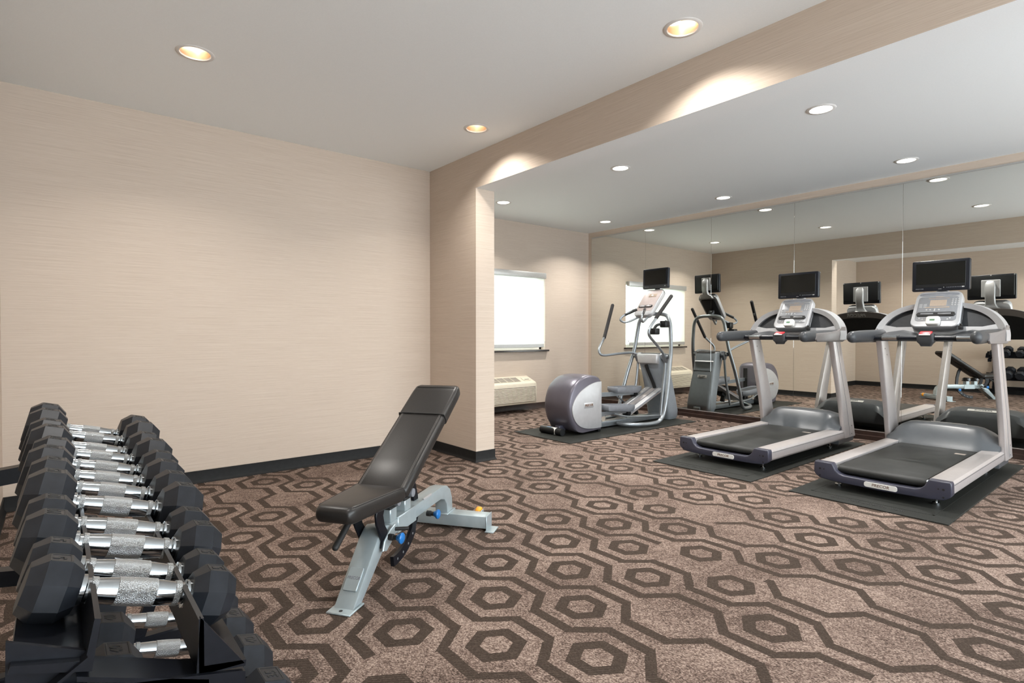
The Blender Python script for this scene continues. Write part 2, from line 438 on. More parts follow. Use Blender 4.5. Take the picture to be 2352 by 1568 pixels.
# mirrors: six tall panels, one thing each
edges = [6.262, 5.184, 4.104, 3.021, 1.925, 0.845, -0.24]
mlab = ['tall frameless mirror panel that meets the window wall corner', 'tall frameless mirror panel behind the screen of the elliptical trainer',
        'tall frameless mirror panel with the reflected back of the elliptical trainer', 'tall frameless mirror panel behind the screen of the treadmill next to the trainer',
        'tall frameless mirror panel that reflects the weight bench and the dumbbell rack', 'tall frameless mirror panel beyond the second treadmill, at the frame edge']
for i in range(5):
    bm = rbox(newbm(), (XM-.008, edges[i+1]+.0009, .098), (XM-.001, edges[i]-.0009, 2.69), .0006, 1)
    tag(obj('mirror_panel', bm, m_mirror, smooth=0), mlab[i], 'mirror', 'mirror panels along the wall')

# ------------------------------------------------------------------ window, shade, air conditioner
wf = newbm()
for lo, hi in (((WX0, YW+.085, WZ0), (WX0+.05, YW+.13, WZ1)), ((WX1-.05, YW+.085, WZ0), (WX1, YW+.13, WZ1)),
               ((WX0, YW+.085, WZ0), (WX1, YW+.13, WZ0+.05)), ((WX0, YW+.085, WZ1-.05), (WX1, YW+.13, WZ1)), ((4.93, YW+.09, WZ0), (4.98, YW+.125, WZ1))):
    rbox(wf, lo, hi, .004, 1)
win = obj('window_1', wf, m_white, smooth=0, kind='structure')
obj('pane', rbox(newbm(), (WX0+.05, YW+.102, WZ0+.05), (WX1-.05, YW+.108, WZ1-.05)), m_glass, win, smooth=0)
obj('window_sill', rbox(newbm(), (WX0-.05, YW-.055, WZ0-.028), (WX1+.045, YW+.085, WZ0-.002), .004, 1), m_sill, win)

sh = thing('roller_shade', 'translucent white roller shade pulled down over the window', 'window shade', (4.95, YW-.02, WZ1))
wm = W((4.95, YW-.02, WZ1))
obj('cassette', rbox(newbm(), (WX0-.01, YW-.062, WZ1-.083), (WX1-.025, YW-.002, WZ1+.003), .006, 2), m_alu, sh, wm)
obj('fabric', rbox(newbm(), (WX0+.015, YW-.034, WZ0+.085), (WX1-.055, YW-.0335, WZ1-.06)), m_shade, sh, wm, smooth=0)
obj('bottom_rail', rbox(newbm(), (WX0+.015, YW-.042, WZ0+.035), (WX1-.055, YW-.026, WZ0+.088), .004, 1), m_alu, sh, wm)
bm = newbm(); cyl(bm, (WX1-.043, YW-.03, WZ0+.11), (WX1-.043, YW-.03, WZ1-.05), .0022, 6); cyl(bm, (WX1-.043, YW-.03, WZ0+.095), (WX1-.043, YW-.03, WZ0+.125), .008, 8)
obj('pull_chain', bm, m_alu, sh, wm)

ac = thing('wall_air_conditioner', 'cream through-wall air conditioner unit under the window', 'air conditioner', (4.78, YW-.12, .14))
wm = W((4.78, YW-.12, .14))
X0, X1, Y0, Y1 = 4.12, 5.455, YW-.235, YW-.002
prof = [(Y1, .13), (Y0+.012, .13), (Y0, .15), (Y0, .395), (Y0+.010, .425), (Y0+.035, .442), (Y1-.012, .515), (Y1, .515)]
obj('housing', prism(newbm(), prof, X0, X1, 'X', .012, 3), m_cream, ac, wm)
bm = newbm()
for k in range(11):
    z = .163+k*.0188
    rbox(bm, (X0+.05, Y0-.006, z), (X1-.035, Y0+.004, z+.0125), .003, 1)
obj('intake_grille', bm, m_cream, ac, wm)
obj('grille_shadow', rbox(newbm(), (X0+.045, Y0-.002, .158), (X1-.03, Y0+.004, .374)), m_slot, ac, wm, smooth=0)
bm = newbm()
dir_ = V((0, .186, .073)).normalized(); mt = frame3((X0+.08, Y0+.055, .4515), (1, 0, 0), dir_)
rbox(bm, (0, 0, -.002), (1.0, .135, .0015), 0, 1, mt)
g = obj('discharge_grille', bm, m_slot, ac, wm, smooth=0)
bm = newbm()
for k in range(9): rbox(bm, (k*.125-.004, 0, .001), (k*.125+.004, .135, .003), 0, 1, mt)
for k in range(6): rbox(bm, (0, k*.027-.003, .001), (1.0, k*.027+.003, .0028), 0, 1, mt)
obj('grille_bars', bm, m_cream, g, wm, smooth=0)
obj('control_door', rbox(newbm(), (1.07, .02, .0), (1.20, .11, .006), .004, 1, mt), m_cream, ac, wm)
obj('maker_plate', rbox(newbm(), (1.10, .04, .006), (1.18, .055, .008), 0, 1, mt), m_slot, ac, wm, smooth=0)

# outdoors beyond the shade
box1('ground_outside', (-2, YW+.15, -.3), (14, 40, -.25), m_ground)
b = thing('neighbouring_building', 'pale low building seen dimly through the window shade', 'building', (9.5, 16, -.25))
wm = W((9.5, 16, -.25))
obj('wall', rbox(newbm(), (7.2, 14, -.25), (12.5, 20, 2.1)), m_out, b, wm, smooth=0)
obj('roof', rbox(newbm(), (6.6, 13.4, 3.35), (13.2, 21, 3.75)), m_out2, b, wm, smooth=0)
obj('post', rbox(newbm(), (11.9, 13.7, 2.1), (12.1, 13.9, 3.35)), m_out2, b, wm, smooth=0)

# ------------------------------------------------------------------ ceiling lights
def light_spot(loc, power, col, parent, wm, size=132, blend=0.16):
    L = bpy.data.lights.new('downlight', 'SPOT'); L.energy = power; L.color = col; L.spot_size = math.radians(size); L.spot_blend = blend; L.shadow_soft_size = 0.055
    # the reflector throws most of the light straight down
    L.use_nodes = True; nt = L.node_tree; em = [n for n in nt.nodes if n.type == 'EMISSION'][0]
    tc = nt.nodes.new('ShaderNodeTexCoord'); sx = nt.nodes.new('ShaderNodeSeparateXYZ'); ab = nt.nodes.new('ShaderNodeMath'); ab.operation = 'ABSOLUTE'
    mr = nt.nodes.new('ShaderNodeMapRange'); mr.interpolation_type = 'SMOOTHSTEP'
    for i_, v_ in enumerate((.42, .90, .16, 1.0)): mr.inputs[i_+1].default_value = v_
    nt.links.new(tc.outputs['Normal'], sx.inputs[0]); nt.links.new(sx.outputs[2], ab.inputs[0]); nt.links.new(ab.outputs[0], mr.inputs[0]); nt.links.new(mr.outputs[0], em.inputs['Strength'])
    o = bpy.data.objects.new('downlight', L); COL.objects.link(o); o.parent = parent
    o.location = wm.inverted() @ V(loc); return o
P_MAIN, P_FAR = 70.0, 215.0
W_MAIN, W_FAR = (1.0, .95, .89), (1.0, .965, .92)
labs = ['warm recessed downlight in the main ceiling well away from the beam', 'warm recessed downlight beside the long beam at its nearer visible end', 'warm recessed downlight in the ceiling angle by the stub wall',
        'warm recessed downlight over the dumbbell rack']
for (x, y), lb in zip(LM, labs):
    r = thing('recessed_light', lb, 'ceiling light', (x, y, ZC), 0, 'warm downlights of the main room'); wm = W((x, y, ZC))
    MY = Matrix.Translation((x, y, ZC)) @ Matrix.Rotation(-PI/2, 4, 'Y')
    obj('trim_ring', lathe(newbm(), [(.078, .004), (.080, -.004), (.098, -.003), (.101, .0005), (.086, .0005)], 36, MY, caps=False), m_ring, r, wm, smooth=60)
    obj('reflector', lathe(newbm(), [(.079, -.002), (.078, .02), (.070, .09), (.066, .13), (.001, .135)], 36, MY, caps=False), m_refl, r, wm, smooth=60)
    a = .045
    bm = tube(newbm(), [(x-.03, y-.05, ZC+.075), (x+.03, y+.05, ZC+.075)], .016, 12, round_caps=True)
    tube(bm, [(x-.052, y-.034, ZC+.078), (x+.008, y+.066*.8, ZC+.078)], .012, 10, round_caps=True)
    obj('bulb', bm, m_bulb, r, wm)
    light_spot((x, y, ZC-.006), P_MAIN, W_MAIN, r, wm)
labs = ['white round ceiling light near the beam, before the nearer treadmill', 'white round ceiling light near the mirrors above the nearer treadmill', 'white round ceiling light near the beam, behind the two treadmills',
        'white round ceiling light near the mirrors above the farther treadmill', 'white round ceiling light by the window wall, on the beam side', 'white round ceiling light by the window wall, above the mirror corner']
for (x, y), lb in zip(LF, labs):
    r = thing('recessed_light', lb, 'ceiling light', (x, y, ZC2), 0, 'white ceiling lights of the mirror room'); wm = W((x, y, ZC2))
    MY = Matrix.Translation((x, y, ZC2)) @ Matrix.Rotation(-PI/2, 4, 'Y')
    obj('trim_ring', lathe(newbm(), [(.074, .008), (.076, -.005), (.096, -.004), (.100, .0005), (.086, .0005)], 36, MY, caps=False), m_ring, r, wm, smooth=60)
    obj('lens', lathe(newbm(), [(.0765, .003), (.0765, .001), (.05, -.004), (.001, -.006)], 36, MY, caps=False), m_lens, r, wm, smooth=60)
    light_spot((x, y, ZC2-.012), P_FAR, W_FAR, r, wm)

# ------------------------------------------------------------------ rubber mats
mats = [((4.105, 4.075), (6.42, 4.995), 'thin dark rubber mat under the elliptical trainer'),
        ((4.115, 2.145), (6.46, 3.055), 'thin dark rubber mat under the treadmill next to the trainer'),
        ((4.095, .915), (6.45, 1.850), 'thin dark rubber mat under the treadmill nearest the bench side')]
for i, ((x0, y0), (x1, y1), lb) in enumerate(mats):
    r = thing('rubber_mat', lb, 'mat', ((x0+x1)/2, (y0+y1)/2, 0), 0, 'rubber mats under the machines'); wm = W(((x0+x1)/2, (y0+y1)/2, 0))
    obj('sheet', rbox(newbm(), (x0, y0, 0), (x1, y1, .008), .002, 1), m_mat, r, wm, smooth=0)
    if i:
        bm = newbm(); yc = (y0+y1)/2
        for k in range(14):
            a = yc-.22+k*.0315
            if k % 4 != 3: rbox(bm, (x0+.07, a, .0078), (x0+.10, a+.006, .0092)); rbox(bm, (x0+.07, a+.012, .0078), (x0+.10, a+.017, .0092))
            rbox(bm, (x0+(.07 if k % 2 else .095), a, .0078), (x0+(.075 if k % 2 else .10), a+.019, .0092))
        obj('embossed_marking', bm, m_ink, r, wm, smooth=0)
        bm = newbm()
        for k in range(2):
            w_ = .13
            rbox(bm, (x0+w_, (y0+.10, y1-.112)[k], .0078), (x1-.1, (y0+.112, y1-.10)[k], .0092))
        rbox(bm, (x0+.13, y0+.10, .0078), (x0+.142, y1-.10, .0092))
        obj('raised_border', bm, m_mat, r, wm, smooth=0)

# ------------------------------------------------------------------ treadmills (local: x towards the mirror, z from the mat)
def mir(pts): return [(-p[0], p[1]) for p in reversed(pts)]
def treadmill(loc, label):
    T = thing('treadmill', label, 'treadmill', loc, 0, 'treadmills facing the mirrors')
    # side rails
    for s in (-1, 1):
        sec = [(s*.285, .155), (s*.285, .180), (s*.292, .184), (s*.385, .184), (s*.400, .180), (s*.412, .166), (s*.414, .14), (s*.410, .105), (s*.396, .088), (s*.34, .083), (s*.285, .085)]
        bm = newbm(); loft(bm, [[(x, p[0], p[1]) for p in sec] for x in (.045, 1.60)])
        loft(bm, [[(x, p[0]*(1 if k == 0 else 1-.012*k), .135+(p[1]-.135)*(1-.22*k)) for p in sec] for k, x in enumerate((1.60, 1.635, 1.655))])
        obj('side_rail', bm, m_silver, T, smooth=32)
        bm = newbm(); rbox(bm, (.06, s*.4135-.001, .158), (1.58, s*.4135+.001, .160)); obj('rail_groove', bm, m_dgrey, T, smooth=0)
    # rear end cap, a shallow U round the belt roller
    outer = [(-.416, .105), (-.414, .172), (-.408, .186), (-.295, .186), (-.282, .168), (-.270, .140), (-.245, .118), (-.215, .110), (0, .107)]
    outer = outer + [(-a, b_) for a, b_ in reversed(outer[:-1])]
    lowr = [(.405, .088), (.375, .066), (.30, .058), (0, .050), (-.30, .058), (-.375, .066), (-.405, .088)]
    obj('end_cap', prism(newbm(), outer+lowr, -.012, .055, 'X', .008, 3), m_navy, T, smooth=40)
    for s in (-1, 1):
        for yy, zz, rr in ((.372, .135, .0075), (.345, .135, .0045), (.372, .085, .0065)):
            bm = newbm(); cyl(bm, (-.0135, s*yy, zz), (-.008, s*yy, zz), rr, 10); obj('screw_hole', bm, m_ink, T)
    nm = obj('name_plate', prism(newbm(), rrect(.20, .036, .014, 4, -.02, .0815), -.0165, -.011, 'X', .001, 1), m_sticker, T)
    obj('lettering', text(newbm(), 'PRECOR', .027, frame3((-.0168, -.02, .0815), (0, -1, 0), (0, 0, 1)), .001, .15, .0004, 1.05), m_letter, nm, smooth=0)
    # belt and rollers
    pr_ = [(1.40, .1705), (.065, .1705), (.045, .164), (.034, .150), (.034, .134), (.045, .120), (.065, .113), (1.40, .113)]
    obj('belt', prism(newbm(), pr_, -.268, .268, 'Y', .003, 2), m_belt, T, smooth=50)
    bm = newbm()
    for s in (-1, 1): cyl(bm, (.065, s*.268, .142), (.065, s*.288, .142), .026, 20)
    obj('roller_end', bm, m_chrome, T)
    bm = newbm(); rbox(bm, (1.17, -.235, .1706), (1.225, -.165, .1712)); obj('belt_sticker', bm, m_lcd, T, smooth=0)
    bm = newbm(); rbox(bm, (.09, -.285, .055), (1.62, .285, .112), .006, 1); obj('underframe', bm, m_black, T)
    for x in (.13, 1.48):
        for s in (-1, 1):
            bm = newbm(); cyl(bm, (x, s*.30, .0), (x, s*.30, .014), .022, 14); cyl(bm, (x, s*.30, .014), (x, s*.30, .085), .008, 10)
            obj('leveling_foot', bm, m_chrome, T)
    # motor hood: arched across, swept rear face
    secs = []
    N = 18
    for i in range(N+1):
        y = -.395+.79*i/N; q = abs(y)/.395
        drop = .11*max(0, (q-.55)/.45)**2*1.0+.012*q*q
        bulge = .045*(1-q*q)
        top = .352-drop
        x0 = 1.40+.045*max(0, (q-.72)/.28)-bulge*.2
        secs.append([(x0, y, .150), (x0+.03, y, .205), (x0+.085+bulge*.3, y, .27-.4*drop), (x0+.13+bulge*.4, y, top-.022), (x0+.18, y, top-.002), (x0+.27, y, top), (1.80, y, top-.03), (1.845, y, top-.09), (1.85, y, .10), (1.80, y, .05), (1.45, y, .05)])
    obj('motor_hood', loft(newbm(), secs), m_hood, T, smooth=38)
    bm = newbm(); rbox(bm, (0, 0, 0), (.05, .26, .002), .001, 1, frame3((1.742, -.13, .342), (1, 0, -.32), (0, 1, 0)))
    st = obj('hood_sticker', bm, m_sticker, T, smooth=0)
    obj('lettering', text(newbm(), 'PRECOR', .03, frame3((1.765, 0, .3375), (0, 1, 0), (-1, 0, .32)), .001, .15, .0004, 1.3), m_dgrey, st, smooth=0)
    # uprights lean back towards the walker
    for s in (-1, 1):
        sec = lambda cx, cy, z, a, b_: [(cx-a, cy-b_, z), (cx+a, cy-b_, z), (cx+a, cy+b_, z), (cx-a, cy+b_, z)]
        rings = []
        ux = lambda z: 1.335+.385*(1.05-z) if z > .45 else 1.566+.29*(.45-z)
        ua = lambda z: .090+.035*(1.06-z)
        for z in (.105, .45, .75, 1.085):
            rings.append([(ux(z)+px, s*(.3935+.010*(1.085-z))+py, z) for px, py in rrect(2*ua(z), .045, .010, 3)])
        obj('upright', loft(newbm(), rings), m_silver, T, smooth=40)
        yo = lambda z: .3935+.010*(1.085-z)+.0225
        for z, dx in ((.135, .03), (.215, .05)):
            bm = newbm(); cyl(bm, (ux(z)+dx, s*(yo(z)-.001), z), (ux(z)+dx, s*(yo(z)+.002), z), .006, 8); obj('bolt', bm, m_chrome, T)
        for z, dx in ((1.00, -.02), (.945, .01)):
            bm = newbm(); cyl(bm, (ux(z)+dx, s*(yo(z)-.044), z), (ux(z)+dx, s*(yo(z)-.047), z), .006, 8); obj('bolt', bm, m_chrome, T)
        bm = newbm(); tube(bm, [(ux(z)-ua(z)*.1, s*(yo(z)+.0003), z) for z in (.12, .45, .75, 1.05)], .0018, 5); obj('upright_seam', bm, m_grey, T)
        # padded grips
        bm = newbm()
        tube(bm, [(x, s*.400, 1.105+.004*k) for k, x in enumerate((.655, .80, .95, 1.10, 1.25, 1.36))], [.047, .050, .050, .049, .048, .047], 20, round_caps=True, sect=[(1.0*math.cos(2*PI*k/20), .80*math.sin(2*PI*k/20)) for k in range(20)])
        obj('hand_grip', bm, m_dgrey, T, smooth=60)
        pts = [(.80, 1.080), (.815, 1.135), (1.16, 1.150), (1.30, 1.165), (1.38, 1.20), (1.465, 1.20), (1.47, 1.075), (1.40, 1.055), (.83, 1.058)]
        obj('grip_shell', prism(newbm(), pts, s*.428, s*.448, 'Y', .008, 2), m_shell, T, smooth=40)
    # dash: arched rim, dark bays, lower tray
    half = [(-.455, 1.075), (-.452, 1.14), (-.435, 1.205), (-.395, 1.27), (-.335, 1.325), (-.25, 1.368), (-.13, 1.395), (0, 1.402)]
    lean = lambda z: 1.385+.28*(z-1.1)
    full = half+[(-a, b_) for a, b_ in reversed(half[:-1])]
    P = catmull([(0, a, b_) for a, b_ in full], 4)
    inner = []
    for i, p in enumerate(P):
        a = P[max(0, i-1)]; c = P[min(len(P)-1, i+1)]; t_ = (c-a).normalized(); inner.append(V((0, p.y, p.z))+V((0, t_.z, -t_.y))*(.036+.012*abs(p.y)/.45))
    rings = []
    for p, q in zip(P, inner):
        rings.append([(lean(p.z)-.075, p.y, p.z), (lean(p.z)+.075, p.y, p.z), (lean(q.z)+.075, q.y, q.z), (lean(q.z)-.055, q.y, q.z)])
    obj('dash_rim', loft(newbm(), rings), m_silver2, T, smooth=30)
    back = [(q.y, q.z) for q in inner]
    bm = newbm(); loft(bm, [[(lean(z)+dx, y*1.01, z) for y, z in back] for dx in (.045, .062)]); obj('dash_back', bm, m_black, T, smooth=30)
    for s in (-1, 1):
        bay = [(s*.415, 1.205), (s*.385, 1.250), (s*.32, 1.298), (s*.24, 1.335), (s*.13, 1.352), (s*.13, 1.190), (s*.30, 1.185)]
        bm = newbm(); loft(bm, [[(lean(z)+dx, y, z) for y, z in bay] for dx in (-.012, .04)]); obj('storage_bay', bm, m_dgrey, T, smooth=30)
    band = [(-.44, 1.13), (-.43, 1.20), (-.40, 1.213), (-.30, 1.19), (-.13, 1.192), (.13, 1.192), (.30, 1.19), (.40, 1.213), (.43, 1.20), (.44, 1.13), (.40, 1.12), (-.40, 1.12)]
    bm = newbm(); loft(bm, [[(lean(z)+dx, y, z) for y, z in band] for dx in (-.055, .03)]); obj('dash_band', bm, m_silver2, T, smooth=30)
    tray = [(-.41, 1.07), (-.40, 1.115), (-.34, 1.150), (-.24, 1.165), (-.17, 1.150), (-.11, 1.125), (.11, 1.125), (.17, 1.150), (.24, 1.165), (.34, 1.150), (.40, 1.115), (.41, 1.07)]
    bm = newbm(); loft(bm, [[(1.12+dx, y, 1.07+(z-1.07)*sc) for y, z in tray] for dx, sc in ((-.02, .45), (.12, .9), (.25, 1.02))]); obj('tray', bm, m_dgrey, T, smooth=45)
    rb_o = [(p.y, p.z) for p in P]; rings = []
    for p, q in zip(P, inner):
        d_ = (q-p).normalized(); q2 = p+d_*(.078-.02*abs(p.y)/.45)
        rings.append([(lean(p.z)+.070, p.y, p.z), (lean(p.z)+.084, p.y, p.z-.003), (lean(q2.z)+.086, q2.y, q2.z), (lean(q2.z)+.066, q2.y, q2.z)])
    obj('rear_band', loft(newbm(), rings), m_shell, T, smooth=30)
    obj('dash_lettering', text(newbm(), 'PRECOR', .048, frame3((lean(1.352)+.0875, .03, 1.354), (0, 1, 0), (.28, 0, 1)), .003, .2, .0012, 1.15), m_letw, T, smooth=0)
    # front bar, stop block
    bm = newbm(); cyl(bm, (1.06, -.375, 1.098), (1.06, .375, 1.098), .0185, 18); fb = obj('front_bar', bm, m_bezel, T)
    bm = newbm()
    for y in (-.255, .255): cyl(bm, (1.06, y-.055, 1.098), (1.06, y+.055, 1.098), .0200, 18)
    obj('pulse_sensor', bm, m_chrome, fb)
    bm = newbm()
    for y in (-.315, -.19, .19, .315): cyl(bm, (1.06, y-.006, 1.098), (1.06, y+.006, 1.098), .0215, 18)
    obj('sensor_collar', bm, m_black, fb)
    bm = newbm(); secs = [[(1.065+a*sc, b_*sc, z) for a, b_ in rrect(.09, .12, .02, 3)] for z, sc in ((1.030, .55), (1.05, .72), (1.065, .95), (1.115, 1.0), (1.132, .92))]
    sb = obj('stop_block', loft(bm, secs), m_dgrey, T, smooth=40)
    obj('stop_button', rbox(newbm(), (-.030, -.042, 0), (.030, .042, .012), .005, 2, frame3((1.052, 0, 1.131), (1, 0, .45), (0, 1, 0))), m_red, sb)
    obj('stop_label', rbox(newbm(), (-.012, -.038, 0), (.002, .038, .004), .001, 1, frame3((1.022, 0, 1.124), (1, 0, .45), (0, 1, 0))), m_sticker, sb)
    # console: local frame a across, b up the slope
    cb, ct = V((1.265, 0, 1.185)), V((1.455, 0, 1.488))
    up = (ct-cb).normalized(); h = (ct-cb).length
    F = frame3(cb, (0, -1, 0), up)               # x to the viewer's right, z towards the viewer
    def tap(w0, w1, h0, h1, r):                  # rounded trapezoid
        o_ = []
        for px, py in rrect(1, 1, r, 5): 
            y_ = h0+(py+.5)*(h1-h0); o_.append((px*(w0+(w1-w0)*(py+.5)), y_))
        return o_
    body = tap(.345, .318, 0, h, .16)
    obj_c = obj('console', prism(newbm(), body, -.06, .012, 'Z', .010, 3, F), m_silver2, T, smooth=45)
    obj('console_face', prism(newbm(), tap(.285, .275, .055, h-.055, .10), .0, .0135, 'Z', .001, 1, F), m_face, obj_c, smooth=45)
    obj('display_hood', prism(newbm(), tap(.285, .26, h-.050, h-.018, .3), .0, .0145, 'Z', .002, 1, F), m_grey, obj_c, smooth=45)
    obj('display', rbox(newbm(), (-.055, .205, .012), (.060, .268, .0150), .002, 1, F), m_lcd, obj_c)
    bm = newbm(); rbox(bm, (-.085, .188, .012), (.085, .198, .0150), .001, 1, F); rbox(bm, (-.07, .282, .012), (.075, .286, .0148), 0, 1, F); rbox(bm, (-.02, .296, .012), (.03, .302, .0148), 0, 1, F); obj('display_bar', bm, m_lcd, obj_c)
    for i in range(3):
        for j in range(4): obj('key', rbox(newbm(), (.093+i*.020, .208+j*.0185, .012), (.106+i*.020, .219+j*.0185, .0165), .002, 1, F), m_button, obj_c)
    for i in range(2):
        for j in range(3): obj('key', rbox(newbm(), (-.128+i*.03, .192+j*.014, .012), (-.104+i*.03, .199+j*.014, .0160), .002, 1, F), m_button, obj_c)
    for x_, y_ in ((-.07, .168), (-.045, .168), (-.015, .175), (-.015, .162), (.015, .168), (-.11, .082), (.10, .082), (-.085, .072), (.085, .072)):
        bm = newbm(); lathe(bm, [(.007, 0), (.007, .003), (.005, .0045)], 12, F @ Matrix.Translation((x_, y_, .012)) @ Matrix.Rotation(-PI/2, 4, 'Y')); obj('key', bm, m_button, obj_c)
    led = [(-.125, .100), (-.135, .118), (-.125, .138), (-.105, .140), (.105, .140), (.125, .138), (.135, .118), (.125, .100)]
    ld = obj('reading_ledge', prism(newbm(), led, .008, .024, 'Z', .003, 1, F), m_ink, obj_c)
    for s in (-1, 1): obj('ledge_slot', rbox(newbm(), (s*.060-.045, .117, .021), (s*.060+.045, .129, .0255), .004, 2, F), m_face, ld)
    aux = obj('channel_keypad', prism(newbm(), rrect(.095, .078, .018, 4, -.005, .045), .008, .048, 'Z', .006, 2, F), m_white, obj_c)
    obj('keypad_display', rbox(newbm(), (-.025, .036, .046), (.010, .054, .0495), .001, 1, F), m_green, aux)
    # safety key and its cord
    bm = newbm(); rbox(bm, (1.25, -.195, 1.165), (1.285, -.165, 1.20), .006, 2); rbox(bm, (1.255, -.19, 1.20), (1.27, -.172, 1.215), .004, 1)
    tube(bm, [(1.285, -.18, 1.19), (1.33, -.172, 1.26), (1.40, -.168, 1.36)], .0025, 6, 6)
    obj('safety_clip', bm, m_ink, T)
    # television on its arm
    tv = V((1.44, 0, 1.630)); FT = frame3(tv, (0, -1, 0), V((.03, 0, 1)))
    tvp = obj('television', prism(newbm(), rrect(.402, .262, .012, 4), -.045, 0.0, 'Z', .006, 3, FT), m_bezel, T, smooth=45)
    obj('screen', rbox(newbm(), (-.172, -.073, -.004), (.172, .108, .0012), .0008, 1, FT), m_screen, tvp)
    obj('lower_bezel', rbox(newbm(), (-.172, -.098, -.004), (.172, -.073, .0018), .001, 1, FT), m_black, tvp)
    bm = newbm()
    for k in range(9): rbox(bm, (.045+k*.0115, -.107, 0), (.051+k*.0115, -.102, .0018), 0, 1, FT)
    obj('control_marks', bm, m_grey, tvp, smooth=0)
    bm = newbm(); rbox(bm, (.148, -.109, 0), (.165, -.100, .0018), 0, 1, FT); cyl(bm, FT @ V((.026, -.103, 0)), FT @ V((.026, -.103, .002)), .003, 8); rbox(bm, (-.012, -.117, 0), (.010, -.1145, .0018), 0, 1, FT)
    obj('indicator', bm, m_button, tvp, smooth=0)
    obj('lettering', text(newbm(), 'PRECOR', .014, FT @ Matrix.Translation((-.145, -.112, .001)), .001, .1, 0, 1.1), m_grey, tvp, smooth=0)
    obj('rear_housing', rbox(newbm(), (-.19, -.095, -.06), (.19, .12, -.04), .008, 2, FT), m_black, tvp)
    bm = newbm()
    for x_ in (-.19, 0, .19): cyl(bm, FT @ V((x_, .122, -.052)), FT @ V((x_, .122, -.060)), .006, 8)
    obj('case_screw', bm, m_silver2, tvp)
    obj('mount_plate', rbox(newbm(), (-.08, -.105, -.066), (.08, .075, -.058), .004, 1, FT), m_silver2, T)
    secs = []
    for z, w_, x_, d_ in ((1.372, .21, 1.46, .13), (1.385, .20, 1.46, .12), (1.41, .13, 1.47, .07), (1.45, .088, 1.50, .045), (1.52, .086, 1.53, .042), (1.62, .092, 1.535, .040), (1.665, .086, 1.528, .034), (1.69, .06, 1.52, .02)):
        secs.append([(x_+a, b_, z) for a, b_ in rrect(d_, w_, min(d_, w_)*.35, 3)])
    obj('mount_neck', loft(newbm(), secs), m_silver2, T, smooth=45)
    return T
TX = 4.395
treadmill((TX, 1.38, .008), 'silver treadmill with black belt, second one away from the elliptical trainer')
T1 = treadmill((TX+.075, 2.592, .008), 'silver treadmill with black belt, standing next to the elliptical trainer')

# ------------------------------------------------------------------ elliptical trainer (built in room coordinates)
EY = 4.535
R = thing('elliptical_trainer', 'grey elliptical trainer with violet rear housing and its own screen', 'exercise machine', (5.4, EY, .008)); wm = W((5.4, EY, .008))
def eo(name, bm, mat, smooth=40, parent=None): return obj(name, bm, mat, parent or R, wm, smooth)
prof = [(4.865, .045), (4.865, .615), (4.835, .648), (4.76, .668), (4.66, .672), (4.56, .652), (4.47, .60), (4.40, .525), (4.360, .43), (4.345, .34), (4.355, .25), (4.385, .16), (4.425, .10), (4.47, .05), (4.56, .030)]
pc = [(p.x, p.z) for p in catmull([(a, 0, b_) for a, b_ in prof[1:]], 3)]
pc = [prof[0]]+pc
cx_, cz_ = 4.66, .34
rings = []
for y, k in ((4.335, .90), (4.345, .955), (4.37, .985), (4.43, 1.0), (4.53, 1.006), (4.63, 1.0), (4.70, .985), (4.735, .955), (4.745, .90)):
    rings.append([(cx_+(a-cx_)*(k if a < 4.8 else 1), y, cz_+(b_-cz_)*(k if b_ > .1 else 1)) for a, b_ in pc])
hs = eo('rear_housing', loft(newbm(), rings), m_purple, 45)
pan = [(4.868, .062), (4.868, .590), (4.80, .588), (4.70, .560), (4.60, .505), (4.52, .43), (4.475, .34), (4.475, .26), (4.51, .17), (4.575, .105), (4.66, .072), (4.76, .060)]
pan = [(4.868-(4.868-a)*1.20 if a < 4.86 else a, b_) for a, b_ in pan]
pp = [pan[0], pan[1]]+[(p.x, p.z) for p in catmull([(a, 0, b_) for a, b_ in pan[1:]], 3)][1:]
for y0, y1 in ((4.322, 4.345), (4.735, 4.758)):
    sp = eo('side_panel', prism(newbm(), pp, y0, y1, 'Y', .006, 2), m_silver2, 45)
    if y0 < 4.5:
        pl = eo('name_plate', prism(newbm(), rrect(.155, .058, .008, 3, 4.65, .335), 4.318, 4.324, 'Y', .002, 1), m_silver2, 45, sp)
        eo('lettering', text(newbm(), 'PRECOR', .036, frame3((4.65, 4.317, .335), (1, 0, 0), (0, 0, 1)), .002, .12, .0012, 1.0), m_letter, 0, sp)
    else:
        pass
bm = newbm(); rbox(bm, (4.864, 4.40, .08), (4.872, 4.47, .58), .004, 1); rbox(bm, (4.864, 4.61, .08), (4.872, 4.68, .58), .004, 1); eo('crank_slot', bm, m_ink)
bm = newbm(); cyl(bm, (4.335, 4.42, .048), (4.325, 4.75, .048), .040, 18); ro = eo('floor_roller', bm, m_black, 50)
bm = newbm(); cyl(bm, (4.333, 4.505, .048), (4.3325, 4.590, .048), .0408, 18); eo('caution_label', bm, m_sticker, 50, ro)
bm = newbm(); cyl(bm, (4.3325, 4.592, .048), (4.3305, 4.665, .048), .0408, 18); eo('serial_label', bm, m_bluest, 50, ro)
bm = newbm(); rbox(bm, (4.36, 4.50, .04), (4.46, 4.57, .11), .01, 2); eo('roller_bracket', bm, m_navy)
bm = newbm(); rbox(bm, (4.86, EY-.055, .022), (6.45, EY+.055, .088), .008, 2); eo('base_beam', bm, m_tube)
bm = newbm(); rbox(bm, (4.85, 4.36, .01), (4.90, 4.71, .085), .008, 2); eo('rear_crossfoot', bm, m_black)
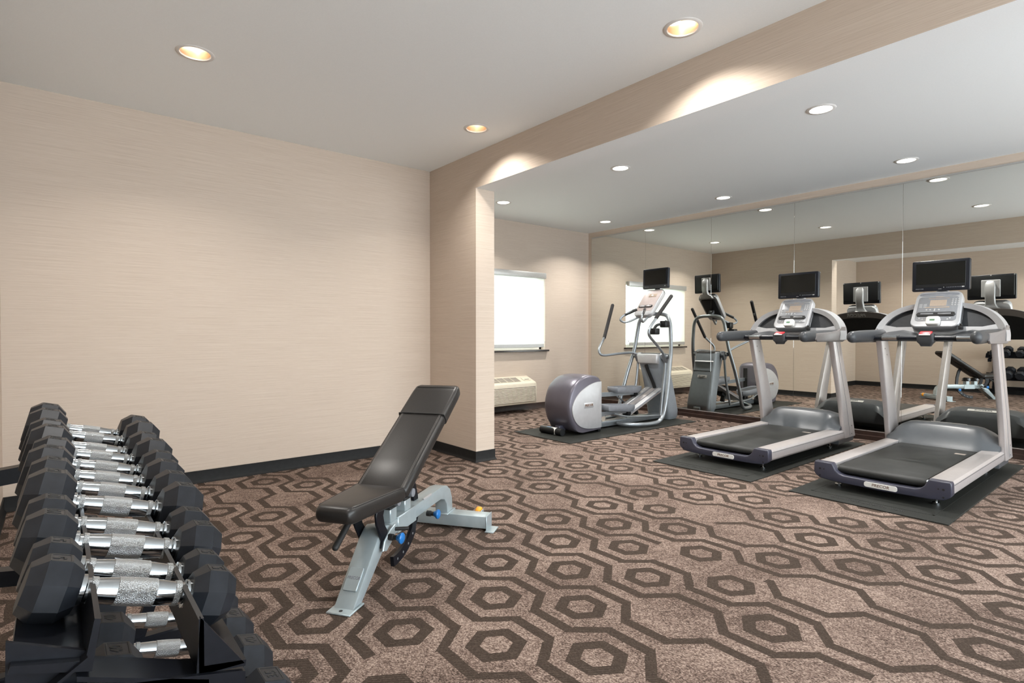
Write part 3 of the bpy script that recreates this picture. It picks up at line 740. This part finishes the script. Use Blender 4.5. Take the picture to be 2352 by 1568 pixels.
# ramp the pedals roll on
th = math.atan2(.345, .86); FR = frame3((5.42, EY, .105), (math.cos(th), 0, math.sin(th)), (0, 1, 0)); L = .93
bm = newbm(); rbox(bm, (0, -.135, 0), (L, .135, .028), .006, 2, FR); rp = eo('ramp', bm, m_silver)
bm = newbm()
for y in (-.095, .095): rbox(bm, (.01, y-.030, .026), (L-.02, y+.030, .036), .004, 1, FR)
eo('ramp_track', bm, m_silver2, 40, rp)
bm = newbm()
for y in (-.045, .045, .135, -.135): rbox(bm, (.01, y-.004, .020), (L-.05, y+.004, .034), .002, 1, FR)
eo('ramp_groove', bm, m_grey, 40, rp)
bm = newbm(); rbox(bm, (.35, -.05, -.05), (.45, .05, .0), .004, 1, FR); rbox(bm, (.3, -.03, -.12), (.34, .03, 0), .004, 1, FR); eo('lift_bracket', bm, m_black)
# front tower
secs = []
for z, x0, x1, hw in ((.012, 6.235, 6.42, .165), (.05, 6.225, 6.435, .180), (.12, 6.215, 6.432, .186), (.30, 6.175, 6.385, .182), (.48, 6.120, 6.335, .176), (.62, 6.070, 6.295, .170), (.75, 6.02, 6.262, .168), (.84, 5.990, 6.240, .170), (.868, 5.995, 6.225, .165)):
    o_ = []
    for px, py in rrect(x1-x0, 2*hw, .045, 4): o_.append(((x0+x1)/2+px, EY+py, z))
    secs.append(o_)
tw = eo('tower', loft(newbm(), secs), m_tower, 45)
bm = newbm(); secs = []
for z, x0, hw in ((.735, 6.03, .150), (.76, 5.985, .158), (.86, 5.965, .165), (.878, 5.975, .160)):
    secs.append([(x0+px+.13, EY+py, z) for px, py in rrect(.26, 2*hw, .03, 3)])
eo('tower_lid', loft(bm, secs), m_silver2, 45)
bm = newbm(); rbox(bm, (6.03, EY-.13, .874), (6.20, EY+.13, .886), .004, 1); eo('tower_tray', bm, m_black)
bm = newbm(); pts = [(6.014, EY+.035, .735), (6.042, EY+.025, .66), (6.074, EY+.008, .58), (6.104, EY-.01, .50), (6.128, EY-.02, .43)]
tube(bm, pts, 1.0, smooth=4, sect=[(.016, .018), (-.016, .018), (-.016, -.018), (.016, -.018)]); eo('lift_slot', bm, m_ink, 30)
bm = newbm(); rbox(bm, (6.296, EY-.15, .600), (6.304, EY+.15, .606)); eo('tower_seam', bm, m_ink, 0)
bm = newbm(); rbox(bm, (0, -.075, 0), (.045, .075, .004), .004, 1, frame3((6.331, EY-.01, .50), (-.285, 0, 1), (0, 1, 0))); sl = eo('tower_badge', bm, m_sticker)
eo('lettering', text(newbm(), 'PRECOR', .026, frame3((6.330, EY-.01, .523), (0, 1, 0), (-.285, 0, 1)), .002, .1, .0004, 1.1), m_dgrey, 0, sl)
# arched frame
half = [(5.27, .10, .060), (5.34, .215, .045), (5.50, .305, .040), (5.66, .335, .040), (5.775, .345, .058), (5.850, .355, .135), (5.895, .358, .28), (5.990, .332, .60), (6.090, .293, .915), (6.125, .262, 1.18), (6.133, .240, 1.30), (6.138, .195, 1.372), (6.140, .11, 1.398), (6.140, 0, 1.402)]
pth = [(a, EY-b_, c) for a, b_, c in half]+[(a, EY+b_, c) for a, b_, c in reversed(half[:-1])]
eo('arch_frame', tube(newbm(), pth, .0245, 14, 5), m_tube, 60)
# swinging arms with grips, lower arms and links
def arm(s, pth, g0, g1):
    a = eo('swing_arm', tube(newbm(), pth, .0165, 12, 5), m_tube, 60)
    eo('arm_grip', tube(newbm(), [g0, V(g0).lerp(V(g1), .5), g1], .0225, 14, round_caps=True), m_grip, 60, a)
    return a
aL = arm(1, [(6.085, 4.745, .84), (6.02, 4.79, .885), (5.75, 4.815, .878), (5.50, 4.845, .862), (5.432, 4.86, .893), (5.452, 4.88, .965), (5.60, 4.93, 1.095), (5.72, 4.965, 1.30)], (5.600, 4.93, 1.090), (5.845, 5.0, 1.525))
aR = arm(-1, [(6.075, 4.32, .78), (6.03, 4.30, .85), (5.95, 4.28, .915), (5.70, 4.19, 1.02), (5.50, 4.125, 1.105), (5.462, 4.115, 1.165), (5.50, 4.11, 1.235), (5.60, 4.095, 1.345), (5.70, 4.075, 1.45)], (5.585, 4.10, 1.33), (5.818, 4.05, 1.598))
for s, y in ((1, 4.752), (-1, 4.318)):
    bm = newbm(); tube(bm, [(6.07, y, .86), (6.075, y, .74), (6.03, y-s*.0, .45), (5.95, y+s*.02, .10)], .0165, 12, 5); eo('lower_arm', bm, m_tube, 60)
    bm = newbm(); cyl(bm, (6.08, EY+s*.165, .845), (6.08, EY+s*.275, .845), .030, 16); cyl(bm, (6.08, EY+s*.16, .845), (6.08, EY+s*.21, .845), .045, 18); eo('arm_pivot', bm, m_tube, 50)
    bm = newbm(); loft(bm, [[(6.08+a, y+d_, .83+b_) for a, b_ in ((-.07, .045), (.04, .05), (.055, .0), (.02, -.07), (-.02, -.06))] for d_ in (-.018, .018)]); eo('arm_knuckle', bm, m_grey, 40)
pedals = [(-1, 4.395, 4.945, .255, .285), (1, 4.665, 5.425, .425, .455)]
for s, yc, x0, z0, z1 in pedals:
    out = [(x0, -.05), (x0+.03, -.085), (x0+.15, -.098), (x0+.40, -.098), (x0+.50, -.085), (x0+.555, -.05), (x0+.565, 0), (x0+.555, .05), (x0+.50, .085), (x0+.40, .098), (x0+.15, .098), (x0+.03, .085), (x0, .05), (x0-.008, 0)]
    ti = lambda x: -.075*(x-x0-.28)*(1 if s < 0 else .4)
    bm = newbm(); cx_ = x0+.28
    def ring(k, z): return [(cx_+(a-cx_)*k, yc+b_*k, z+ti(a)) for a, b_ in out]
    loft(bm, [ring(.82, z0-.045), ring(.93, z0-.035), ring(1.0, z0-.005), ring(1.0, z1), ring(.985, z1+.006), ring(.95, z1+.006), ring(.92, z1-.014)])
    pd = eo('pedal', bm, m_grey, 40)
    bm = newbm(); loft(bm, [ring(.91, z1-.016), ring(.90, z1-.009)]); eo('foot_pad', bm, m_dgrey, 40, pd)
    bm = newbm(); tube(bm, [(4.865, yc, z0-.03+(.0 if s > 0 else -.03)), (x0+.15, yc, z0-.05), (x0+.52, yc, z0-.055)], 1.0, sect=[(.026, .018), (-.026, .018), (-.026, -.018), (.026, -.018)]); eo('pedal_arm', bm, m_tube, 30)
    bm = newbm(); tube(bm, [(5.95, yc+s*.09, .10), (x0+.42, yc+s*.085, .10+(.04 if s < 0 else .10)), (x0+.15, yc+s*.07, z0-.06)], .0105, 10, 5); eo('link_rod', bm, m_tube, 60)
    bm = newbm(); cyl(bm, (x0+.46, yc-.04, z0-.085), (x0+.46, yc+.04, z0-.085), .032, 16); eo('ramp_wheel', bm, m_black)
bm = newbm(); cyl(bm, (5.02, 4.43, .135), (5.02, 4.50, .135), .035, 14); eo('crank_roller', bm, m_redstrap)
# console
cb, ct = V((5.865, EY, 1.375)), V((6.168, EY, 1.722)); up = (ct-cb).normalized(); h = (ct-cb).length
FC = frame3(cb, (0, -1, 0), up)
def tap2(w0, w1, h0, h1, r): return [(px*(w0+(w1-w0)*(py+.5)), h0+(py+.5)*(h1-h0)) for px, py in rrect(1, 1, r, 5)]
co = eo('console', prism(newbm(), tap2(.27, .30, 0, h, .16), -.055, .010, 'Z', .010, 3, FC), m_silver2, 45)
eo('console_face', prism(newbm(), tap2(.245, .265, .075, h-.02, .09), 0, .0125, 'Z', .001, 1, FC), m_pinkface, 45, co)
ld = eo('reading_ledge', prism(newbm(), rrect(.215, .042, .019, 5, .0, .150), .008, .022, 'Z', .003, 1, FC), m_ink, 45, co)
for s in (-1, 1): eo('ledge_slot', rbox(newbm(), (s*.05-.036, .142, .018), (s*.05+.036, .156, .0235), .004, 2, FC), m_pinkface, 45, ld)
bm = newbm(); rbox(bm, (-.04, .315, .011), (.08, .375, .0135), .002, 1, FC); eo('display', bm, m_lcd, 45, co)
eo('console_back', prism(newbm(), tap2(.20, .24, .04, h-.06, .12), -.075, -.05, 'Z', .008, 2, FC), m_black, 45)
bm = newbm(); secs = []
for x_, z, w_, d_ in ((6.13, 1.385, .06, .06), (6.07, 1.44, .07, .06), (6.03, 1.50, .09, .06)):
    secs.append([(x_+a, EY+b_, z) for a, b_ in rrect(d_, w_, .015, 3)])
eo('console_stem', loft(bm, secs), m_grey)
for s in (-1, 1):
    y = lambda d_: EY+s*d_
    bm = newbm(); tube(bm, [(6.08, y(.03), 1.395), (5.92, y(.07), 1.36), (5.74, y(.13), 1.292), (5.665, y(.165), 1.305), (5.66, y(.165), 1.345), (5.74, y(.12), 1.41), (5.85, y(.065), 1.455)], .0135, 12, 6)
    fh = eo('fixed_handle', bm, m_tube, 60)
    bm = newbm(); tube(bm, [(5.705, y(.142), 1.383), (5.85, y(.065), 1.455)], .0185, 14); eo('pulse_grip', bm, m_ink, 60, fh)
    bm = newbm(); tube(bm, [V((5.725, y(.132), 1.401)), V((5.825, y(.079), 1.450))], .014, 12); eo('pulse_sensor', bm, m_chrome, 60, fh)
bm = newbm(); rbox(bm, (5.80, 4.27, 1.13), (5.90, 4.37, 1.21), .012, 2); rbox(bm, (5.97, 4.24, 1.22), (6.06, 4.33, 1.305), .012, 2)
tube(bm, [(5.85, 4.33, 1.19), (5.93, 4.34, 1.25), (6.02, 4.30, 1.27), (6.08, 4.31, 1.30)], .018, 8, 3)
eo('cup_holder', bm, m_black)
tv = V((6.155, EY, 1.872)); FT = frame3(tv, (0, -1, 0), V((.03, 0, 1)))
tvp = eo('television', prism(newbm(), rrect(.398, .268, .014, 4), -.045, 0, 'Z', .007, 3, FT), m_bezel, 45)
eo('screen', rbox(newbm(), (-.165, -.078, -.004), (.165, .108, .0012), .0008, 1, FT), m_screen, 0, tvp)
eo('lower_bezel', rbox(newbm(), (-.19, -.128, -.004), (.19, -.085, .0015), .001, 1, FT), m_dgrey, 0, tvp)
bm = newbm(); rbox(bm, (.148, -.110, 0), (.163, -.098, .0022), 0, 1, FT); eo('indicator', bm, m_button, 0, tvp)
eo('lettering', text(newbm(), 'PRECOR', .016, FT @ Matrix.Translation((-.135, -.108, .0016)), .001, .1, 0, 1.1), m_grey, 0, tvp)
eo('rear_case', rbox(newbm(), (-.185, -.10, -.062), (.185, .12, -.04), .008, 2, FT), m_black, 40, tvp)
eo('mount_plate', rbox(newbm(), (-.07, -.10, -.068), (.07, .085, -.060), .004, 1, FT), m_silver2)
secs = []
for z, w_, x_, d_ in ((1.655, .22, 6.185, .07), (1.69, .19, 6.20, .07), (1.715, .10, 6.22, .055), (1.76, .085, 6.24, .042), (1.86, .092, 6.245, .04), (1.91, .088, 6.238, .034), (1.935, .06, 6.23, .02)):
    secs.append([(x_+a, EY+b_, z) for a, b_ in rrect(d_, w_, min(d_, w_)*.35, 3)])
eo('mount_neck', loft(newbm(), secs), m_silver2, 45)

# ------------------------------------------------------------------ weight bench (local: x from front foot to head end)
BR = thing('weight_bench', 'adjustable weight bench with black vinyl pads on a grey steel frame', 'bench', (.91, 2.21, 0), math.radians(35))
def bo(name, bm, mat, smooth=40, parent=None): return obj(name, bm, mat, parent or BR, None, smooth)
bo('foot_plate', rbox(newbm(), (-.045, -.056, 0), (.07, .056, .008), .003, 1), m_bench)
bm = newbm(); cyl(bm, (-.022, 0, .0079), (-.022, 0, .0086), .008, 12); bo('bolt_hole', bm, m_ink)
leg = [(-.002, .008), (.065, .008), (.285, .19), (.33, .19), (.33, .25), (.262, .268), (.235, .258), (.20, .232)]
bo('front_leg', prism(newbm(), leg, -.047, .047, 'Y', .006, 2), m_bench)
dl = V((.20+.002, 0, .232-.008)).normalized(); FL = frame3((-.002, 0, .008), (0, -1, 0), dl)   # x to the side, y up the leg, z out
bd = bo('badge_plate', prism(newbm(), rrect(.066, .098, .006, 3, 0, .118), .0, .008, 'Z', .0015, 1, FL), m_bench)
bo('lettering', text(newbm(), 'PRECOR', .0165, FL @ Matrix.Translation((.002, .122, .008)), .0015, .15, .0004, 1.0), m_grey, 0, bd)
beam = [(.26, .188), (.80, .196), (.93, .196), (.985, .180), (1.018, .145), (1.028, .083), (1.108, .083), (1.100, .16), (1.072, .218), (1.020, .252), (.95, .264), (.80, .262), (.26, .252)]
bo('main_beam', prism(newbm(), beam, -.038, .038, 'Y', .004, 2), m_bench)
bo('beam_sleeve', rbox(newbm(), (.40, -.043, .183), (.60, .043, .262), .004, 1), m_bench)
bo('wear_strip', rbox(newbm(), (.70, -.0395, .256), (.80, -.030, .267), .001, 1), m_silver2)
bo('arch_flange', rbox(newbm(), (1.0, -.048, .083), (1.13, .048, .091), .002, 1), m_bench)
bo('rear_bar', rbox(newbm(), (1.03, -.275, .014), (1.125, .275, .084), .005, 2), m_bench)
for s in (-1, 1):
    bm = newbm(); rbox(bm, (1.028, s*.2755-.003, .003), (1.127, s*.2755+.003, .087), .002, 1); rbox(bm, (1.01, min(s*.272, s*.325), 0), (1.115, max(s*.272, s*.325), .007), .002, 1); bo('end_foot', bm, m_bench)
    bm = newbm(); lathe(bm, [(.006, -.02), (.024, -.017), (.031, -.010), (.031, .010), (.024, .017), (.006, .02)], 20, Matrix.Translation((1.150, s*.19, .070)) @ Matrix.Rotation(PI/2, 4, 'Z')); bo('transport_wheel', bm, m_orange, 50)
    bm = newbm(); rbox(bm, (1.12, s*.19-.026, .045), (1.165, s*.19-.021, .088), .002, 1); bo('wheel_bracket', bm, m_bench)
# pad posts
for x in (.375, .525):
    bm = newbm(); rbox(bm, (x-.032, -.032, .25), (x+.032, .032, .325), .004, 1); bo('pad_post', bm, m_bench)
    bm = newbm(); rbox(bm, (x-.052, -.042, .318), (x+.05, .042, .330), .003, 1); rbox(bm, (x-.025, -.036, .33), (x+.025, .036, .378), .005, 1); bo('post_bracket', bm, m_ink)
    bm = newbm(); cyl(bm, (x-.0, -.062, .348), (x-.0, .062, .348), .021, 16); bo('pivot_roller', bm, m_grey)
# seat
def pad(secs_, r_top=.022):
    """secs_: list of (u, halfwidth, ztop, zbot) -> rounded lofted pad along u"""
    rings = []
    for u, hw, zt, zb in secs_:
        o_ = []
        hh = zt-zb; r = min(r_top, hw*.6, hh*.45)
        for px, py in rrect(2*hw, hh, r, 4): o_.append((u, px, (zt+zb)/2+py))
        rings.append(o_)
    return loft(newbm(), rings)
secs = []
for u, k, dz in ((-.082, .80, .022), (-.078, .88, .012), (-.066, .95, .004), (-.045, .99, 0), (.0, 1, 0), (.12, 1, 0), (.24, 1, 0), (.295, .995, .0), (.312, .97, .006), (.318, .90, .016)):
    hw = (.086+(u+.08)*.115)*k; secs.append((u, hw, .450-.03*(u+.05)-dz, .378-.015*(u+.05)+dz))
st = bo('seat', pad(secs), m_vinyl, 50)
bm = newbm()
for s in (-1, 1): tube(bm, [(u, s*(.086+(u+.08)*.115-.010), .447-.03*(u+.05)) for u in (-.05, .05, .15, .25, .30)], .0016, 5)
bo('seat_piping', bm, m_ink, 40, st)
# back pad on its incline
al = math.radians(31.5); FB = Matrix.Translation((.322, 0, .372)) @ Matrix.Rotation(-al, 4, 'Y')
secs = []
Lb = .815
for u, k, dz in ((0, .90, .020), (.006, .96, .008), (.022, 1, 0), (.2, 1, 0), (.4, 1, 0), (.545, 1, 0)):
    secs.append((u, .133*k, .062-dz, .0+dz))
bm = pad(secs); bmesh.ops.transform(bm, matrix=FB, verts=bm.verts[:]); bk = bo('backrest', bm, m_vinyl, 50)
bm = newbm()
for s in (-1, 1):
    tube(bm, [FB @ V((u, s*.112, .0625)) for u in (.02, .28, .54)], .0012, 5); tube(bm, [FB @ V((u, s*.106, .0625)) for u in (.02, .28, .54)], .0010, 5)
bo('back_stitching', bm, m_stitch, 40, bk)
secs = [(.538, .131, .061, .001), (.540, .137, .066, -.004), (.60, .137, .066, -.004), (.74, .137, .066, -.004), (.785, .135, .064, -.002), (.808, .127, .056, .004), (.820, .110, .044, .014)]
bm = pad(secs); bmesh.ops.transform(bm, matrix=FB, verts=bm.verts[:]); hc = bo('head_cover', bm, m_vinyl, 50)
bm = newbm(); tube(bm, [FB @ V((.541, -.137, .03)), FB @ V((.541, -.131, .064)), FB @ V((.541, -.10, .0675)), FB @ V((.541, .10, .0675)), FB @ V((.541, .131, .064)), FB @ V((.541, .137, .03))], .003, 6)
tube(bm, [FB @ V((.775, -.115, .0655)), FB @ V((.775, .115, .0655))], .0014, 5); bo('cover_seam', bm, m_ink, 40, hc)
bm = newbm(); rbox(bm, (.03, -.05, -.012), (.66, .05, .003), .003, 1, FB); bo('back_support', bm, m_ink)
# adjustment arc round the hinge, pad underside to below the beam
ac_ = (.43, .33); rr = .29
pts = [(.595, .030, .560), (.640, .030, .48), (.672, .026, .38), (.692, .014, .28)]+[(ac_[0]+rr*math.cos(math.radians(a)), -.004 if a < -40 else .004, ac_[1]+rr*math.sin(math.radians(a))) for a in range(-28, -100, -6)]
bo('adjustment_arc', tube(newbm(), pts, 1.0, sect=[(.023, .009), (-.023, .009), (-.023, -.009), (.023, -.009)]), m_blackmetal, 30)
for a in (-50, -62, -74, -86):
    p = V((ac_[0]+rr*math.cos(math.radians(a)), -.0125, ac_[1]+rr*math.sin(math.radians(a))))
    bm = newbm(); cyl(bm, p, p+V((0, -.0014, 0)), .006, 10); bo('arc_hole', bm, m_tube)
# seat arm, lug, knobs, lift handle
ac2 = [(.175, .375), (.158, .345), (.165, .300), (.19, .255), (.215, .215), (.205, .185), (.235, .185), (.262, .215), (.262, .25), (.235, .285), (.222, .33), (.245, .378)]
bo('seat_arm', prism(newbm(), ac2, -.062, -.050, 'Y', .003, 1), m_blackmetal)
bo('seat_arm', prism(newbm(), ac2, .050, .062, 'Y', .003, 1), m_blackmetal)
lug = [(.20, .175), (.235, .165), (.30, .200), (.335, .235), (.315, .262), (.27, .25), (.215, .215)]
bo('pivot_lug', prism(newbm(), lug, -.072, -.062, 'Y', .003, 1), m_bench)
def knob(name, p, d):
    M_ = Matrix.Translation(V(p)) @ V(d).to_track_quat('X', 'Z').to_matrix().to_4x4()
    bm = newbm(); lathe(bm, [(.015, 0), (.015, .022), (.011, .024), (.011, .040)], 14, M_); c = bo('knob_collar', bm, m_ink, 40)
    bm = newbm(); lathe(bm, [(.010, .040), (.014, .043), (.017, .052), (.024, .057), (.025, .066), (.020, .071), (.004, .072)], 18, M_); bo(name, bm, m_blue, 50, c)
knob('pull_knob', (.255, -.070, .222), (0, -1, 0)); knob('pull_knob', (.735, -.040, .178), (0, -1, 0))
bm = newbm(); cyl(bm, (.315, -.07, .238), (.345, -.125, .236), .009, 10); bo('pop_pin', bm, m_ink)
bm = newbm(); tube(bm, [(.10, .02, .365), (.055, .015, .335), (-.05, .005, .278)], .0135, 12, round_caps=True); bo('lift_handle', bm, m_ink, 60)
bm = newbm(); rbox(bm, (.04, -.035, .352), (.30, .035, .380), .004, 1); bo('seat_support', bm, m_ink)

# ------------------------------------------------------------------ dumbbell rack
RK = thing('dumbbell_rack', 'black two-tier steel dumbbell rack standing along the side wall', 'rack', (0, 1.62, 0)); wm = W((0, 1.62, 0))
def ro_(name, bm, mat=None, smooth=30): return obj(name, bm, mat or m_blackmetal, RK, wm, smooth)
RY0, RY1 = .80, 2.47
def tier(dx):
    """two lipped rails tilted towards the front; the heads sit on their flanges"""
    zf, zr, xf, xr = (.714, .7755, .138, -.005) if dx == 0 else (.316, .3825, .262, .062)
    fr = [(xf, zf-.012), (xf, zf+.062), (xf+.006, zf+.062), (xf+.006, zf), (xf+.056, zf-.010), (xf+.055, zf-.018), (xf+.003, zf-.010)]
    ro_('front_rail', prism(newbm(), fr, RY0, RY1, 'Y'))
    rr_ = [(xr+.034, zr-.024), (xr+.043, zr+.034), (xr+.037, zr+.036), (xr+.028, zr-.010), (xr-.036, zr+.008), (xr-.038, zr)]
    ro_('rear_rail', prism(newbm(), rr_, RY0, RY1, 'Y'))
    for y in (RY0, RY1-.006):
        ro_('rail_gusset', prism(newbm(), [(xf-.003, zf-.010), (xf+.002, zf+.064), (xf+.054, zf-.014)], y, y+.006, 'Y'))
        ro_('rail_gusset', prism(newbm(), [(xr-.042, zr-.085), (xr-.040, zr+.030), (xr+.030, zr-.004), (xr+.030, zr-.06)], y+.012, y+.018, 'Y'))
        bm = newbm(); loft(bm, [[(xr+.030, yy, zr-.004), (xr+.030, yy, zr-.008), (xr-.040, yy, zr-.055), (xr-.040, yy, zr-.050)] for yy in (y-.006, y+.014)]); ro_('gusset_flange', bm)
    for y in (RY0-.006, RY1-.055):
        bm = newbm(); loft(bm, [[(xr+.020, yy, zr-.022), (xr+.020, yy, zr-.028), (xf+.01, yy, zf-.022), (xf+.01, yy, zf-.016)] for yy in (y, y+.055)])
        loft(bm, [[(xr-.02, yy, zr-.026), (xr-.02, yy, zr-.085), (xf+.05, yy, zf-.085), (xf+.05, yy, zf-.020)] for yy in (y, y+.006)])
        ro_('cross_plate', bm)
tier(0); tier(1)
for y0 in (RY0+.03, RY1-.085):
    y1 = y0+.05
    bm = newbm(); loft(bm, [[(x-.026, y0, z), (x+.026, y0, z), (x+.026, y1, z), (x-.026, y1, z)] for x, z in ((-.222, .03), (-.222, .74), (-.215, .80))]); ro_('upright', bm)
    bm = newbm(); rbox(bm, (-.255, y0, 0), (.40, y1, .045), .006, 1); ro_('foot', bm)
    bm = newbm(); loft(bm, [[(x, y0, z-.05), (x, y1, z-.05), (x, y1, z), (x, y0, z)] for x, z in ((-.23, .700), (-.10, .712), (-.02, .735), (.20, .672))]); ro_('arm', bm)
    bm = newbm(); loft(bm, [[(x, y0, z-.05), (x, y1, z-.05), (x, y1, z), (x, y0, z)] for x, z in ((-.23, .40), (.05, .358), (.32, .276))]); ro_('arm', bm)
    bm = newbm(); loft(bm, [[(x-.02, y0+.01, z), (x+.02, y0+.01, z), (x+.02, y1-.01, z), (x-.02, y1-.01, z)] for x, z in ((.30, .28), (.22, .04))]); ro_('front_strut', bm)
bm = newbm(); rbox(bm, (-.24, RY0+.03, .10), (-.20, RY1-.03, .15), .004, 1); ro_('back_brace', bm)

# ------------------------------------------------------------------ dumbbells
SPEC = {5: (.0385, .058, .192), 10: (.046, .066, .212), 15: (.056, .074, .220), 20: (.059, .080, .224), 25: (.066, .086, .230), 30: (.070, .092, .245),
        35: (.072, .094, .246), 40: (.0735, .098, .250), 45: (.076, .102, .254), 50: (.079, .106, .258)}
CACHE = {}
def db_parts(w):
    if w in CACHE: return CACHE[w]
    r, hl, s = SPEC[w]; R8 = r/math.cos(PI/8)
    out = []
    for sg in (-1, 1):
        c = sg*s/2
        # inner face, chamfer, belt, chamfer, outer face (along x)
        prof = [(R8*.62, -.50), (R8*.70, -.495), (R8*1.0, -.22), (R8*1.0, .22), (R8*.72, .495), (R8*.66, .50)]
        bm = newbm(); lathe(bm, [(q, c+sg*h*hl) for q, h in prof], 8, None, PI/8)
        bmesh.ops.recalc_face_normals(bm, faces=bm.faces[:])
        head = ('head', bm, m_rubber, 0, [])
        tm = newbm(); F_ = frame3((c+.002*sg, 0, r+.0004), (0, 1, 0), (-1, 0, 0))
        text(tm, str(w), min(.030, hl*.40), F_, .0008, 0, .0004, 1.0)
        head[4].append(('weight_number', tm, m_ink, 0))
        tm = newbm(); a, b_ = hl*.19, r*.36
        for q in (-1, 1): rbox(tm, (c+q*a-.0012, -b_, r-.0004), (c+q*a+.0012, b_, r+.0006)); rbox(tm, (c-a, q*b_-.0012, r-.0004), (c+a, q*b_+.0012, r+.0006))
        head[4].append(('number_frame', tm, m_ink, 0))
        out.append(head)
    g = (s-hl)/2+.006
    pr = [(.0150, -g), (.0195, -g), (.0195, -g+.012), (.0150, -g+.014), (.0152, -g+.02), (.0172, -.03), (.0176, 0), (.0172, .03), (.0152, g-.02), (.0150, g-.014), (.0195, g-.012), (.0195, g), (.0150, g)]
    bm = newbm(); lathe(bm, pr, 20)
    h = ('handle', bm, m_chrome, 40, [])
    k = newbm(); lathe(k, [(.0172, -.024), (.0183, -.0235), (.0187, 0), (.0183, .0235), (.0172, .024)], 24); h[4].append(('knurled_grip', k, m_knurl, 40))
    for q in (-1, 1):
        k = newbm(); lathe(k, [(.0160, q*(g-.022)-.004), (.0170, q*(g-.022)-.0035), (.0170, q*(g-.022)+.0035), (.0160, q*(g-.022)+.004)], 24); h[4].append(('knurled_band', k, m_knurl, 40))
    out.append(h)
    root = bpy.data.objects.new('dumbbell', None); COL.objects.link(root); root.empty_display_size = .1
    for nm, bm, mt, sm, subs in out:
        o = obj(nm, bm, mt, root, None, sm)
        for n2, b2, m2, s2 in subs: obj(n2, b2, m2, o, None, s2)
    CACHE[w] = root; root['fresh'] = 1
    return root
def dumbbell(w, front, rear, label, group):
    """front / rear: points at the top of the two heads' middles"""
    p = db_parts(w)
    if p.get('fresh'):
        o = p; del o['fresh']
    else: o = copy_tree(p)
    f, b = V(front), V(rear); r = SPEC[w][0]
    ax = (f-b).normalized(); y = V((0, 0, 1)).cross(ax).normalized(); z = ax.cross(y)
    c = (f+b)/2-z*r
    M_ = Matrix(((ax.x, y.x, z.x, c.x), (ax.y, y.y, z.y, c.y), (ax.z, y.z, z.z, c.z), (0, 0, 0, 1)))
    o.matrix_world = M_; o.location = c; o.rotation_mode = 'QUATERNION'; o.rotation_quaternion = M_.to_quaternion()
    o['label'] = label; o['category'] = 'dumbbell'; o['group'] = group
    return o
ORD = ['first', 'second', 'third', 'fourth', 'fifth', 'sixth', 'seventh', 'eighth', 'ninth', 'tenth', 'eleventh', 'twelfth']
up = [(5, .930, .186), (5, 1.010, .186), (10, 1.117, .201), (10, 1.222, .201), (15, 1.347, .210), (15, 1.480, .211), (20, 1.598, .211), (20, 1.730, .217), (25, 1.852, .218), (25, 1.990, .213), (30, 2.182, .225), (30, 2.345, .223)]
for i, (w, y, xf) in enumerate(up):
    r, hl, s = SPEC[w]
    zf, zr = .714+2*r-.004, .7755+2*r-.004       # the heads stand on the two rails
    xr = xf-math.sqrt(s*s-(zr-zf)**2)
    dumbbell(w, (xf, y, zf), (xr, y, zr), 'black octagonal dumbbell marked %d, %s on the upper tier from the cross-plate end' % (w, ORD[i]), 'dumbbells on the upper tier')
lo = [(35, 1.170), (40, 1.325), (40, 1.480), (45, 1.640), (45, 1.800), (50, 1.965), (50, 2.135), (50, 2.30)]
for i, (w, y) in enumerate(lo):
    r, hl, s = SPEC[w]
    zf, zr = .316+2*r-.004, .3825+2*r-.004; xf = .330
    xr = xf-math.sqrt(s*s-(zr-zf)**2)
    dumbbell(w, (xf, y, zf), (xr, y, zr), 'heavy black dumbbell marked %d, %s on the lower tier from the cross-plate end' % (w, ORD[i]), 'dumbbells on the lower tier')

# ------------------------------------------------------------------ world, daylight, camera
wd = bpy.data.worlds.new('World'); S.world = wd; wd.use_nodes = True
bg = wd.node_tree.nodes['Background']; bg.inputs[0].default_value = (.88, .95, 1.0, 1); bg.inputs[1].default_value = 8.0
F = 1282.63; yaw, pit = .6851, -.0138
cd = bpy.data.cameras.new('camera'); cd.sensor_width = 36.0; cd.sensor_fit = 'HORIZONTAL'; cd.lens = F/2352*36.0; cd.clip_start = .05; cd.clip_end = 200
cam = bpy.data.objects.new('camera', cd); COL.objects.link(cam)
fw = V((math.sin(yaw)*math.cos(pit), math.cos(yaw)*math.cos(pit), math.sin(pit)))
cam.location = (0, 0, CAMZ); cam.rotation_mode = 'QUATERNION'; cam.rotation_quaternion = fw.to_track_quat('-Z', 'Y')
S.camera = cam
S.view_settings.view_transform = 'Standard'; S.view_settings.look = 'None'; S.view_settings.gamma = 1.0; S.view_settings.exposure = 0.0
try: S.view_settings.use_curve_mapping = False
except Exception: pass
S.display_settings.display_device = 'sRGB'
S.cycles.use_denoising = True
S.cycles.max_bounces = 10; S.cycles.diffuse_bounces = 5; S.cycles.glossy_bounces = 6; S.cycles.transparent_max_bounces = 8
S.cycles.sample_clamp_indirect = 6.0
S.cycles.caustics_reflective = False; S.cycles.caustics_refractive = False
